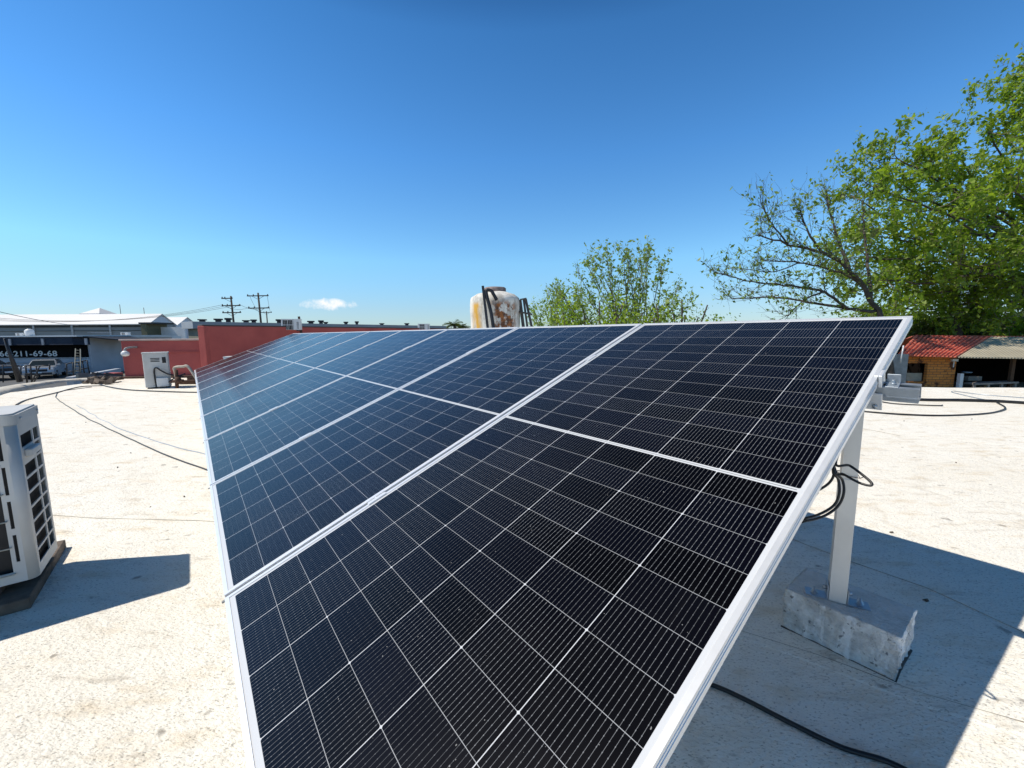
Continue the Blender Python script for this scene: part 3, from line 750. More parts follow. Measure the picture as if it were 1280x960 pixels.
for s_, w_ in ((.0, .16),): g.hexa([tuple(TW0 - n*.04 + Vector((0, 0, 0)))] * 0 or [(TW0.x-.12, TW0.y-.05, -.3), (TW0.x+.05, TW0.y-.05, -.3), (TW0.x+.05, TW0.y+.2, -.3), (TW0.x-.12, TW0.y+.2, -.3), (TW0.x-.12, TW0.y-.05, TZ-.002), (TW0.x+.05, TW0.y-.05, TZ-.002), (TW0.x+.05, TW0.y+.2, TZ-.002), (TW0.x-.12, TW0.y+.2, TZ-.002)])
g.build('pier', RED, t, world=True, bevel=.01)
for fr, hx in ((.2, .3), (.215, .22), (.23, .26)):
    q = TW0 + (TW2-TW0)*fr*.35 - n*.12; g = MB(); g.tube([(q.x, q.y, .0), (q.x+.01, q.y, .5+hx*.4)], .012, 5); g.build('rod', RUST, t, world=True)
# condensers on the red wall
def wallY(x):   # depth of the tall wall's top at pixel column x
    d = ray(x, 410); k = d.x/d.y
    # X = TW0.x + s*dx ; Y = TW0.y + s*dy ; X = k*Y
    D = TW1-TW0; s = (k*TW0.y-TW0.x)/(D.x-k*D.y); return TW0.y+s*D.y
Y = wallY(368); q = pY(368, 412, Y)
condenser('air_conditioner', 'white condenser mounted on top of the tall red wall, left of the array peak', (q.x, q.y-.2, q.z-.04), math.radians(14), .52, .26, .36, 'fan')
Y = wallY(530); q = pY(531, 412, Y)
condenser('air_conditioner', 'small pale condenser on the red wall near its right end', (q.x, q.y-.2, q.z-.02), math.radians(10), .50, .3, .27, 'fan')
q = pY(379, 410, wallY(379)); g = MB(); g.bar((q.x, q.y-.1, TZ-.4), (q.x-.06, q.y-.1, TZ+.33), .05); tag(g.build('bracket', RUST), 'rusty upright bracket beside the condenser on the tall red wall', 'bracket')

# long grey building behind the red wall, with roof vents
GREYM = mat('grey_metal_fascia', (.36, .38, .40), .6, .1, .2, .7)
a0 = pY(247, 404, 29); a1 = pY(556, 410, 50); zt = pY(255, 402.4, 30).z
t = thing('grey_building', 'long low grey building behind the red wall with small vents on its roof', 'building', (a0.x, a0.y, GZ))
wallseg((a0.x, a0.y), (a1.x, a1.y), GZ, zt-.5, 1.9, 'wall', mat('mottled_wall', (.2, .19, .14), .9, 0, .5, .5), t)
wallseg((a0.x-.2, a0.y-.2), (a1.x+.2, a1.y-.2), zt-.5, zt, 2.2, 'fascia', GREYM, t)
dv = (a1-a0); 
def buildY(x):
    d = ray(x, 410); k = d.x/d.y; s = (k*a0.y-a0.x)/(dv.x-k*dv.y); return s
for i, (x, w) in enumerate([(244, .4), (265, .42), (278, .35), (301, .4), (311, .35), (344, .4), (350, .35), (385, .5), (398, .4), (404, .35), (430, .35), (444, .3), (476, .4), (508, .4)]):
    s = buildY(x); q = a0+dv*s; h = .2+.07*(i % 3)
    v = thing('roof_vent', f'dark square roof vent on the long grey building', 'vent', (q.x-.2, q.y+1.0, zt), math.radians(25), 'roof vents on the long grey building')
    g = MB(); g.box((-w*.4, -w*.4, -.02), (w*.4, w*.4, h*.55)); g.build('base', STEEL_D, v)
    g = MB(); g.box((-w*.6, -w*.6, h*.55), (w*.6, w*.6, h*.95)); g.build('cap', STEEL_D, v)

# ------------------------------------------------------------------ across the street on the left
WB = 32.0
t = thing('white_workshop', 'white workshop building across the street with black phone number banner', 'building', (-40, WB, GZ))
xl = pY(-170, 430, WB).x; xr = pY(110, 430, WB).x; ztop = pY(60, 421.5, WB).z
q2 = pY(152, 430, 38)
g = MB(); g.box((xl, WB, GZ), (xr, WB+8, ztop-.05)); g.build('wall', DIRTYW, t, world=True)
BRK = mat('white_block_wall', (.74, .76, .80), .9, 0, .25, .8, bmp=.5, bscale=6, bdist=.03)
wallseg((xr+.01, WB+.1), (pY(141, 430, 36.5).x, 36.5), GZ, pY(120, 430.5, 33).z, .25, 'side_wall', BRK, t)
wallseg((pY(141, 430, 36.5).x+.02, 36.5), (q2.x, 38), GZ, pY(146, 427, 37).z, .25, 'rear_wall', mat('pale_wall', (.56, .58, .60), .9, 0, .2, 1), t)
# rows of block joints
g = MB()
for i in range(9):
    z = GZ+.4+i*.36; g.bar((xr+.02, WB+.05, z), (pY(141, 430, 36.5).x, 36.45, z), .02, .03)
g.each('wall_joint', mat('block_joint', (.36, .38, .42), .9), t, world=True)
# canopy
SHEETD = mat('dark_blue_canopy', (.012, .018, .035), .9, 0, .6, 1.2, (.03, .04, .06))
yc = WB-1.6; zc0 = pY(60, 431.5, WB-.9).z
g = MB(); g.hexa([(xl, WB-.02, zc0), (xr+.2, WB-.02, zc0), (xr+.2, WB-.03, ztop), (xl, WB-.03, ztop), (xl, WB-1.0, zc0+.02), (xr-.1, WB-1.0, zc0+.02), (xr-.2, WB-.95, ztop+.02), (xl, WB-.95, ztop+.02)])
g.build('canopy', SHEETD, t, world=True)
g = MB()
for x in (-20, 13, 54, 108):
    a = pY(x, 431, WB-1.05); g.box((a.x-.09, WB-1.08, zc0+.02), (a.x+.09, WB-1.01, zc0+.50))
g.each('canopy_bracket', mat('bracket_grey', (.3, .32, .36), .7), t, world=True)
g = MB(); g.box((xl, WB-1.05, ztop+.03), (xr+.3, WB+8.2, ztop+.13)); g.build('roof', mat('pale_flat_roof', (.74, .75, .76), .8, 0, .2, .5), t, world=True)
g = MB(); g.hexa([(xr+.3, WB-.6, ztop-.02), (xr+2.4, WB+2.6, ztop-.55), (xr+2.2, WB+3.4, ztop-.55), (xr+.1, WB+3.4, ztop-.02), (xr+.3, WB-.6, ztop+.06), (xr+2.4, WB+2.6, ztop-.47), (xr+2.2, WB+3.4, ztop-.47), (xr+.1, WB+3.4, ztop+.06)])
g.build('canopy_end', DARK, t, world=True)
zb1, zb0 = pY(60, 431.0, WB).z, pY(60, 446.8, WB).z
g = MB(); g.box((xl+1, WB-.06, zb0), (xr-.05, WB-.003, zb1)); ban = g.build('banner', mat('black_banner', (.004, .004, .0045), .95, 0, .2, 3), t, world=True)
# lettering
def text_part(txt, loc, size, rotm, mt, parent, name='lettering', extr=.006, bold=.0, align='LEFT'):
    cu = bpy.data.curves.new('t', 'FONT'); cu.body = txt; cu.size = size; cu.extrude = extr; cu.offset = bold; cu.align_x = align; cu.space_character = 1.08
    to = bpy.data.objects.new('t', cu); COL.objects.link(to); bpy.context.view_layer.update()
    me = bpy.data.meshes.new_from_object(to.evaluated_get(bpy.context.evaluated_depsgraph_get()))
    bpy.data.objects.remove(to); me.materials.clear(); me.materials.append(mt)
    me.transform(rotm); xs = [v.co.x for v in me.vertices]
    me.transform(Matrix.Translation(Vector(loc)))
    o = bpy.data.objects.new(name, me); COL.objects.link(o); o.parent = parent; return o, (min(xs), max(xs))
LET = mat('white_lettering', (.68, .68, .67), .6, 0, .05, 3)
hcap = pY(40, 438.6, WB).z-pY(40, 445.2, WB).z
tx1 = pY(72.3, 440, WB).x; tx0 = pY(-16, 440, WB).x
I = ROOTS[t.name].inverted()
tmp, ext = text_part('866-211-69-68'[1:], (0, 0, 0), hcap/.70, Matrix.Rotation(math.radians(90), 4, 'X'), LET, ban, bold=.010)
# stretch to the width it has on the wall: last digit ends at 72 px, first visible 6 starts at 0 px
w_have = ext[1]-ext[0]; w_want = tx1-pY(.5, 440, WB).x
for v in tmp.data.vertices:
    v.co.x = (v.co.x-ext[0])*w_want/w_have + pY(.5, 440, WB).x; v.co.y += WB-.07; v.co.z += pY(40, 445.2, WB).z
tmp.data.transform(I)
g = MB(); 
for z in (pY(60, 453.5, WB).z, pY(60, 448.2, WB).z): g.bar((xl, WB-.03, z), (xr, WB-.03, z), .05, .03)
g.each('wall_rail', mat('rail_grey', (.33, .34, .37), .7), t, world=True)
# things on the workshop roof
q = pY(37.5, 421, WB+1)
t = thing('water_tank', 'small white water tank on the workshop roof above the banner', 'water tank', (q.x, q.y, ztop+.07))
g = MB(); g.lathe([(.25, 0), (.27, .05), (.27, .45), (.2, .55), (.1, .58)], 16); g.build('body', WHITE_P, t); g = MB(); g.lathe([(.1, .57), (.1, .63)], 12); g.build('lid', WHITE_P, t)
q = pY(30, 421, WB+1); condenser('air_conditioner', 'tiny condenser beside the small white tank on the workshop roof', (q.x, q.y-.3, ztop+.07), 0, .6, .25, .28, 'fan')
q = pY(67, 421, 38); q2_ = pY(161, 421, 40)
# white annex roof behind
g = MB(); a = pY(108, 424, 42); b = pY(178, 424, 42); g.box((a.x, 40, a.z-.15), (b.x, 47, pY(110, 421, 42).z))
tag(g.build('annex_roof', mat('white_annex', (.74, .74, .73), .7, 0, .1, 1)), 'white flat roof strip between the workshop and the olive box', 'roof')
q = pY(161.5, 421.5, 42); condenser('air_conditioner', 'small condenser on the white flat roof strip', (q.x, 41.5, pY(110, 421, 42).z), 0, .75, .3, .42, 'fan')
OLV = mat('olive_panel', (.14, .13, .075), .8, 0, .2, 2)
t = thing('storage_box', 'olive brown box shaped hut beside the shed gable', 'hut', (0, 0, 0))
g = MB(); a = pY(175.5, 405, 50); b = pY(185, 425, 50); g.box((a.x, 50, GZ), (b.x, 53, a.z)); g.build('wall', OLV, t); g = MB(); g.box((a.x-.15, 49.9, a.z), (b.x+.9, 53, a.z+.2)); g.build('roof', STEEL_D, t)

# long white roofed sheds
SHW = mat('grey_corrugated_wall', (.34, .345, .34), .85, 0, .6, .35, (.18, .185, .18), stretch=(.3, 1, 2.5))
WROOF = mat('white_sheet_roof', (.72, .71, .70), .7, 0, .12, .12, stretch=(1, .3, 1))
GAB = mat('gable_sheet', (.66, .69, .74), .7, 0, .1, .5)
def shed(label, Y0, x_end, zeave, zr, width, length, rot, front=True):
    t = thing('shed', label, 'shed', (x_end, Y0, GZ), rot)
    he, hr = zeave-GZ, zr-GZ
    g = MB(); g.add([(-length, 0, 0), (0, 0, 0), (0, width, 0), (-length, width, 0), (-length, 0, he), (0, 0, he), (0, width, he), (-length, width, he)], [(0, 1, 5, 4), (1, 2, 6, 5), (2, 3, 7, 6), (3, 0, 4, 7)]); g.build('wall', SHW if front else GAB, t)
    g = MB(); 
    for x in (-.0, -length): g.add([(x+.01, 0, he), (x+.01, width, he), (x+.01, width/2, hr), (x-.1, 0, he), (x-.1, width, he), (x-.1, width/2, hr)], [(0, 1, 2), (3, 5, 4), (0, 3, 4, 1), (1, 4, 5, 2), (2, 5, 3, 0)])
    g.each('gable', GAB, t)
    g = MB(); n = int(length/1.2); th = .08
    ov = .25; sl_ = (hr-he)/(width/2)
    for s in (0, 1):
        ye = -ov if s == 0 else width+ov; ze = he-ov*sl_
        a = (-length-.2, ye, ze); b = (.2, ye, ze); c = (.2, width/2, hr); d = (-length-.2, width/2, hr)
        g.hexa([a, b, c, d] + [(p[0], p[1], p[2]+th) for p in (a, b, c, d)])
    g.build('roof', WROOF, t)
    g = MB()
    for i in range(int(length/3.6)+1): g.box((-i*3.6-.35, -ov-.02, ze-.12), (-i*3.6-.25, -ov+.02, ze+.02)) if False else g.box((-i*5.2-.25, -.12, 0), (-i*5.2, -.01, he-.1))
    g.each('pillar', mat('pale_pillar', (.5, .5, .5), .8) if 'pale_pillar' not in bpy.data.materials else bpy.data.materials['pale_pillar'], t)
    if front:
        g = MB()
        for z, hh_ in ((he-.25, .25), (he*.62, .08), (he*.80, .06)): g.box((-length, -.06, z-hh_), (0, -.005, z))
        g.each('girt', mat('dark_girt', (.055, .055, .05), .9, 0, .5, .6), t)  # dark horizontal bands across the shed wall
    return t
xe = pY(186, 404, 58).x
shed('long white roofed shed with grey corrugated wall and pale pillars', 58, xe, pY(186, 404.2, 58).z, pY(205, 392.8, 60.2).z, 4.5, 70, math.radians(2.0))
xe2 = pY(219, 404, 62.6).x
shed('second white gabled shed just behind the first one', 62.7, xe2, pY(219, 407, 62.7).z, pY(231, 397, 65).z, 4.5, 60, math.radians(2.0), False)
g = MB(); a = pY(187, 409, 52); b = pY(232, 424, 52); g.box((a.x, 52, GZ), (b.x, 52.2, a.z)); tag(g.build('hoarding', mat('white_hoarding', (.86, .86, .86), .8, 0, .25, .8)), 'plain white hoarding panel below the two gables', 'hoarding')
t = thing('small_house', 'small pale blue house right of the gables with a dark door', 'house', (0, 0, 0))
g = MB(); a = pY(232.5, 407, 60); b = pY(244, 424, 60); g.box((a.x, 60, GZ), (b.x, 63, a.z-.1)); g.build('wall', mat('pale_blue_wall', (.38, .43, .52), .8), t)
g = MB(); a = pY(238, 412, 60); b = pY(240.5, 424, 60); g.box((a.x, 59.95, GZ), (b.x, 59.99, a.z)); g.build('door', mat('navy_door', (.03, .06, .15), .6), t)
# white tent peak over the roof
q = pY(124, 391, 80); t = thing('tent_roof', 'small white pyramid tent peak over the long shed roof', 'tent', (q.x, q.y, 0))
zt_ = pY(124, 384.8, 80).z; zb_ = pY(124, 392.5, 80).z; w = 1.9
g = MB(); g.add([(-w, -w, zb_), (w, -w, zb_), (w, w, zb_), (-w, w, zb_), (.2, 0, zt_), (-w, -w, zb_-.3), (w, -w, zb_-.3), (w, w, zb_-.3), (-w, w, zb_-.3)], [(0, 1, 4), (1, 2, 4), (2, 3, 4), (3, 0, 4), (5, 6, 1, 0), (6, 7, 2, 1), (7, 8, 3, 2), (8, 5, 0, 3)]); g.build('canopy', WROOF, t)
g = MB(); 
for sx in (-1, 1):
    for sy in (-1, 1): g.tube([(sx*w*.95, sy*w*.95, GZ), (sx*w*.95, sy*w*.95, zb_-.3)], .06, 6)
g.each('leg', STEEL_D, t)
for x, yt, nm in ((149.5, 380.5, 'thin mast standing behind the long white shed roof, left'), (179.5, 384.5, 'shorter thin mast behind the long white shed roof, right')):
    a = pY(x, yt, 75); g = MB(); g.tube([(a.x, 75, GZ), (a.x, 75, a.z)], .045, 6); tag(g.build('mast', STEEL_D), nm, 'mast')

# ------------------------------------------------------------------ cars
GLASS = mat('tinted_car_glass', (.02, .03, .035), .08, 0, .1, 2)
TYRE = mat('tyre_rubber', (.015, .015, .015), .8)
def car(label, loc, rz, paint, pickup=False):
    t = thing('parked_car', label, 'car', loc, rz)
    Lc, Wc = 4.6, 1.85
    def section(mb, prof, w, y0=None):    # side profile (x,z) extruded across, narrowed to the top
        n = len(prof); vs = []
        zm = min(p[1] for p in prof); zM = max(p[1] for p in prof)
        for s in (-1, 1):
            for x, z in prof:
                k = 1 - w[1]*(z-zm)/(zM-zm); vs.append((x, s*w[0]*k, z))
        mb.add(vs, [tuple(range(n)), tuple(reversed(range(n, 2*n)))] + [(i, n+i, n+(i+1) % n, (i+1) % n) for i in range(n)])
    g = MB(); section(g, [(-2.25, .35), (2.25, .35), (2.3, .6), (2.2, .92), (.95, 1.05), (-1.5, 1.08), (-2.2, 1.05), (-2.3, .7)], (.92, .06)); g.build('body', paint, t, bevel=.05, seg=2)
    g = MB(); section(g, [(1.0, 1.04), (.3, 1.5), (-1.1, 1.52), (-1.9, 1.05)], (.84, .17)); cab = g.build('cabin', paint, t, bevel=.04, seg=2)
    def yw(z, e=.012): return .84*(1-.17*(z-1.04)/.48)+e
    g = MB(); n_ = .03
    g.hexa([(.93+n_, -yw(1.09, -.07), 1.09), (.93+n_, yw(1.09, -.07), 1.09), (.90, yw(1.09, -.07), 1.07), (.90, -yw(1.09, -.07), 1.07), (.35+n_, -yw(1.47, -.08), 1.47), (.35+n_, yw(1.47, -.08), 1.47), (.32, yw(1.47, -.08), 1.45), (.32, -yw(1.47, -.08), 1.45)])
    g.build('windscreen', GLASS, cab)
    for sy in (-1, 1):
        for xa, xb, xc, xd in ((.80, -.32, -.32, .30), (-.42, -1.55, -1.05, -.42)):
            g = MB(); g.hexa([(xa, sy*yw(1.10), 1.10), (xb, sy*yw(1.10), 1.10), (xb, sy*yw(1.10, -.02), 1.10), (xa, sy*yw(1.10, -.02), 1.10), (xd, sy*yw(1.44), 1.44), (xc, sy*yw(1.44), 1.44), (xc, sy*yw(1.44, -.02), 1.44), (xd, sy*yw(1.44, -.02), 1.44)]); g.build('side_window', GLASS, cab)
    g = MB(); g.hexa([(-1.86, -.7, 1.12), (-1.86, .7, 1.12), (-1.80, .7, 1.10), (-1.80, -.7, 1.10), (-1.19, -.62, 1.48), (-1.19, .62, 1.48), (-1.15, .62, 1.46), (-1.15, -.62, 1.46)]); g.build('rear_window', GLASS, cab)
    g = MB(); g.box((-1.05 if not pickup else -.6, -.66, 1.515), (.26, .66, 1.56)); g.build('roof', paint, cab, bevel=.02)
    for sx in (-1.42, 1.42):
        for sy in (-1, 1):
            g = MB(); M = Matrix.Translation((sx, sy*.80, .34)) @ Matrix.Rotation(math.pi/2, 4, 'X'); g.M = M
            g.lathe([(.20, -.11), (.33, -.11), (.34, -.06), (.34, .06), (.33, .11), (.20, .11)], 20); w_ = g.build('wheel', TYRE, t)
            g = MB(M); g.lathe([(.20, -.115), (.18, -.10), (.05, -.115), (.05, .115), (.18, .10), (.20, .115)], 14); g.build('rim', GALV, w_)
    for sy in (-1, 1):
        g = MB(); g.box((2.18, sy*.72-.17, .68), (2.30, sy*.72+.17, .86)); g.build('headlight', mat('headlight_glass', (.7, .72, .75), .1, .2) if 'headlight_glass' not in bpy.data.materials else bpy.data.materials['headlight_glass'], t, bevel=.03)
        g = MB(); g.box((.75, sy*.95-.10, 1.03), (.88, sy*.95+.10, 1.18)); g.build('mirror', paint, t, bevel=.03)
    g = MB(); g.box((2.2, -.5, .62), (2.315, .5, .82)); g.box((2.2, -.75, .38), (2.33, .75, .52)); g.build('grille', DARK, t, bevel=.02)
    g = MB(); g.box((2.316, -.2, .5), (2.335, .2, .6)); g.build('number_plate', WHITE_P, t)
    return t
SILV = mat('silver_car_paint', (.50, .52, .54), .25, .3, .05, 2, coat=.8)
GRYP = mat('grey_car_paint', (.10, .11, .12), .25, .3, .05, 2, coat=.8)
q = pY(60, 478, 29.6); car('silver car parked facing the roof in front of the white wall', (q.x, q.y, GZ+.01), math.radians(-52), SILV).scale = (.84,)*3
q = pY(-33, 478, 27.5); car('dark grey car parked at the left edge of the picture', (q.x, q.y+.5, GZ+.01), math.radians(-8), GRYP)

# ------------------------------------------------------------------ poles, gates, ladder beyond the roof edge
a = pY(5.5, 423, 8.4); b = pY(25, 477, 8.6)
g = MB(); g.tube([tuple(b), tuple(b.lerp(a, .5)), tuple(a)], [.05, .036, .02], 8); tag(g.build('pole', STEEL_D), 'dark leaning pole crossing the phone number banner at the left', 'pole')
def rackframe(lines, Y, r, label, name='metal_frame', mt=STEEL_D, cat='frame'):
    g = MB()
    for l in lines:
        pts = [tuple(pY(x, y, Y+ (dy[0] if dy else 0))) for x, y, *dy in l]; g.tube(pts, r, 6)
    return tag(g.build(name, mt), label, cat)
rackframe([[(32, 457), (34, 479)], [(38, 457), (40, 479)], [(32, 457), (38, 457)], [(33, 467), (39, 467)]], 9.5, .016, 'narrow dark upright frame left of the silver car')
rackframe([[(44, 457.5), (60, 457)], [(50, 457), (38, 481)], [(62, 455), (62, 462)], [(45, 458), (47, 470), (41, 480)]], 9.4, .014, 'dark folding metal stand in front of the silver car')
rackframe([[(3.5, 456), (4, 478)], [(0, 457.5), (25, 457.5)], [(-20, 457.5), (0, 457.5)], [(26, 457), (26, 476)]], 24, .03, 'thin dark railing before the grey car at the left edge', 'railing', cat='railing')
GATE = [[(83, 454.5), (84, 474)], [(91, 453), (92, 475)], [(108.5, 450), (112, 467)], [(91, 453.5), (109, 450.5)], [(83, 455), (91, 453)], [(83.5, 465), (91.5, 464)], [(91.5, 469.5), (112, 466)], [(91.5, 463.5), (110, 460)], [(98, 452), (101, 468)], [(103, 451.5), (105.5, 467)]]
rackframe(GATE, 20, .028, 'dark metal railing cage at the end of the white workshop', 'railing', cat='railing')
g = MB(); Y = 19.5
l0, l1 = pY(94.5, 436, Y+1.2), pY(93.5, 466, Y-.3); r0, r1 = pY(100.5, 436.5, Y+1.2), pY(101, 466, Y-.3)
g.tube([l0, l1], .024, 6); g.tube([r0, r1], .024, 6)
for i in range(8): f_ = (i+.5)/8; g.tube([l0.lerp(l1, f_), r0.lerp(r1, f_)], .016, 5)
tag(g.build('ladder', mat('pale_ladder', (.12, .13, .11), .6, .1)), 'ladder leaning over the right end of the black banner', 'ladder')
# low white kerb wall by the railing
a = pY(92, 476, 19); b = pY(152, 468, 24)
wallseg((a.x, a.y), (b.x, b.y), GZ, pY(92, 471, 19).z, .25, 'kerb_wall', DIRTYW, None); tag(bpy.data.objects['kerb_wall'], 'low white kerb wall below the dark railing cage', 'wall')
# dark clutter in front of the pale wall and a red crate
a = pY(136, 470, 17); g = MB(); g.box((a.x-.25, 17, a.z-.3), (a.x+.25, 17.4, a.z+.12)); tag(g.build('crate', RED, bevel=.02), 'small dark red crate in front of the pale rear wall', 'crate')
g = MB()
for i in range(16):
    x = 118+rnd.random()*34; q = pY(x, 472+rnd.random()*2, 13+rnd.random()*2); s = .12+.15*rnd.random()
    g.box((-s*1.6, -s, -s*.3), (s*1.6, s, s*.3), Matrix.Translation(q) @ Euler((rnd.random()*.5, rnd.random()*.5, rnd.random()*3)).to_matrix().to_4x4())
tag(g.build('scrap_pile', STEEL_D), 'heap of dark scrap beyond the roof edge left of the red wall', 'scrap pile')
# rubble heap on the roof corner
g = MB()
for i in range(70):
    x = 113+rnd.gauss(12, 8); y = 478+rnd.gauss(0, 1.4); q = pZ(x, min(max(y, 474), 482), 0); s = .03+.05*rnd.random()
    R = Matrix.Translation((q.x, q.y, s*.5+rnd.random()*.03)) @ Euler((rnd.random()*3, rnd.random()*3, rnd.random()*3)).to_matrix().to_4x4()
    g.box((-s, -s*.7, -s*.5), (s, s*.7, s*.5), R)
for i in range(10):
    x = 118+rnd.random()*22; q = pZ(x, 477+rnd.random()*4, 0); a = rnd.random()*3; g.tube([(q.x, q.y, .03), (q.x+math.cos(a)*.3, q.y+math.sin(a)*.2, .12*rnd.random()+.03)], .012, 5)
tag(g.build('rubble_heap', mat('rubble', (.22, .17, .13), .95, 0, .7, 8), recalc=False), 'small heap of rubble and sticks at the far left roof corner', 'rubble', kind='stuff')

# utility poles and wires
def upole(label, x, yt, Y, arms, lean=0):
    top = pY(x, yt, Y); t = thing('utility_pole', label, 'utility pole', (top.x, Y, GZ))
    h = top.z-GZ
    g = MB(); g.tube([(lean*.5, 0, 0), (0, 0, h)], [.17, .11], 10); g.build('pole', WOODP, t)
    for (dz, w, off) in arms:
        g = MB(); g.bar((off-w/2, -.12, h-dz), (off+w/2, -.12, h-dz+.02), .12, .14); ar = g.build('crossarm', WOODP, t)
        g = MB()
        for i in range(3):
            xx = off-w/2+.1+(w-.2)*(i/2 if i != 1 else .28); g.lathe([(.05, .06), (.09, .10), (.05, .14), (.09, .18), (.05, .24)], 8, (xx, -.12, h-dz))
        g.each('insulator', mat('brown_insulator', (.10, .09, .09), .4) if 'brown_insulator' not in bpy.data.materials else bpy.data.materials['brown_insulator'], ar)
        g = MB(); g.bar((off-w*.3, -.12, h-dz), (0, -.08, h-dz-.5), .04); g.bar((off+w*.3, -.12, h-dz), (0, -.08, h-dz-.5), .04); g.each('brace', STEEL_D, ar)
    return top
T1 = upole('left utility pole with three short crossarms above the grey building', 288.5, 370, 60, [(.35, 1.6, -.5), (1.4, 2.7, .0), (2.4, 2.7, .0)], .3)
T2 = upole('tallest utility pole with two wide crossarms, right of the three crossarm pole', 322.5, 366, 60, [(.45, 3.1, 0), (2.2, 3.1, 0)], .3)
T3 = upole('small distant utility pole with one crossarm right of the tall one', 333, 389, 95, [(.3, 2.6, 0)])
def wire(a, b, sag, r, label):
    a, b = Vector(a), Vector(b); g = MB(); pts = []
    for i in range(25):
        t_ = i/24; p = a.lerp(b, t_); p.z -= sag*4*t_*(1-t_); pts.append(p)
    g.tube(pts, r, 4); tag(g.build('overhead_wire', STEEL_D), label, 'wire')
for i, (dx, dz) in enumerate(((-1.25, -1.1), (0, -1.1), (1.25, -1.1))):
    wire((T1.x+dx, 59.9, T1.z-1.25), (pY(-140, 386.5, 46).x+dx, 46, pY(-140, 386.5, 46).z+.1*i), 1.9, .018, ['lowest left overhead wire over the long shed', 'middle left overhead wire over the long shed', 'upper left overhead wire over the long shed'][i])
for i, dx in enumerate((-1.3, 1.3)):
    wire((T1.x+dx, 59.9, T1.z-1.25), (T2.x+dx, 59.9, T2.z-2.05), .5, .018, ['overhead wire between the two near poles, left strand', 'overhead wire between the two near poles, right strand'][i])
    wire((T2.x+dx, 60, T2.z-.3), (T3.x+dx*.8, 95, T3.z-.2), .9, .02, ['overhead wire from the tall pole to the distant pole, left strand', 'overhead wire from the tall pole to the distant pole, right strand'][i])
wire(tuple(pY(-40, 380, 20)), tuple(pY(98, 407, 34)), .15, .016, 'dark service wire slanting down over the shed roof at the left')

# ------------------------------------------------------------------ rusty water tank on the roof
def tank_material():
    mt = bpy.data.materials.new('stained_white_tank'); mt.use_nodes = True; nt, bs = nodes(mt)
    co = coord(nt); sep = nt.nodes.new('ShaderNodeSeparateXYZ'); nt.links.new(co, sep.inputs[0])
    n1 = noise(nt, coord(nt, 'Object', (1, 1, .75)), 5, 7, .72)
    # orange brown rust where the old paint scaled off the side facing right-front, ochre run at the left
    right = ramp(nt, sep.outputs[0], -.15, .05); top = ramp(nt, sep.outputs[2], 1.02, .9)
    right = mth(nt, 'MULTIPLY', right, ramp(nt, sep.outputs[0], .5, .36))
    rust = mth(nt, 'MULTIPLY', mth(nt, 'MULTIPLY', ramp(nt, n1, .47, .52), right), top)
    n2 = noise(nt, coord(nt, 'Object', (9, 9, 1.6)), 1, 5, .6)
    ly = mth(nt, 'MULTIPLY', mth(nt, 'MULTIPLY', ramp(nt, sep.outputs[0], -.24, -.32), ramp(nt, sep.outputs[0], -.50, -.42)), mth(nt, 'MULTIPLY', ramp(nt, n2, .36, .55), ramp(nt, sep.outputs[2], .98, .9)))
    dirt = ramp(nt, noise(nt, coord(nt, 'Object', (1, 1, .45)), 7, 7, .75), .46, .62)
    col = mixc(nt, mth(nt, 'MULTIPLY', dirt, .75), (.70, .68, .62), (.30, .265, .22))
    col = mixc(nt, ly, col, (.62, .34, .05))
    col = mixc(nt, rust, col, mixc(nt, ramp(nt, noise(nt, co, 13, 4), .42, .58), (.34, .12, .03), (.10, .05, .03)))
    nt.links.new(col, bs.inputs['Base Color']); bs.inputs['Roughness'].default_value = .8
    bump(nt, bs, noise(nt, co, 25, 5), .4, .01)
    return mt
TKM = tank_material(); TY = 9.0
tl = pY(588, 400, TY); tr = pY(650.5, 400, TY); R_ = (tr.x-tl.x)/2*.985; tcx = (tl.x+tr.x)/2
ztk = pY(619, 359.5, TY).z; zsh = pY(600, 372, TY).z; zbase = ztk-1.30
t = thing('water_tank', 'rusty stained white cylindrical water tank behind the solar array', 'water tank', (tcx, TY, zbase))
hz = zsh-zbase+.0
g = MB(); g.lathe([(R_*.97, 0), (R_, .04)] + [(R_*(1+.008*(k_ % 2)), .04+(hz-.10)*k_/14) for k_ in range(1, 14)] + [(R_, hz-.06), (R_*.97, hz-.01), (R_*.78, hz+.06), (R_*.5, hz+.10), (R_*.42, hz+.11)], 48); g.v = [(x*(1+.030*mnoise.noise(Vector((x*3, y*3, z*3)))), y*(1+.030*mnoise.noise(Vector((x*3, y*3, z*3)))), z+.035*mnoise.noise(Vector((x*4, y*4, 5))) if z > hz*.9 else z) for x, y, z in g.v]; g.build('body', TKM, t)
g = MB(); g.lathe([(R_*.44, hz+.09), (R_*.44, ztk-zbase-.02), (R_*.40, ztk-zbase), (.02, ztk-zbase+.02)], 32); g.build('lid', mat('rusty_lid', (.34, .26, .24), .8, 0, .5, 12), t)
t = thing('tank_stand', 'brick stand under the rusty water tank', 'stand', (tcx, TY, 0))
g = MB(); 
for sx in (-.4, .4):
    for sy in (-.35, .35): g.box((sx-.1, sy-.1, 0), (sx+.1, sy+.1, zbase-.08))
g.each('leg', CONC, t); g = MB(); g.box((-.6, -.6, zbase-.08), (.6, .6, zbase-.001)); g.build('slab', CONC, t)
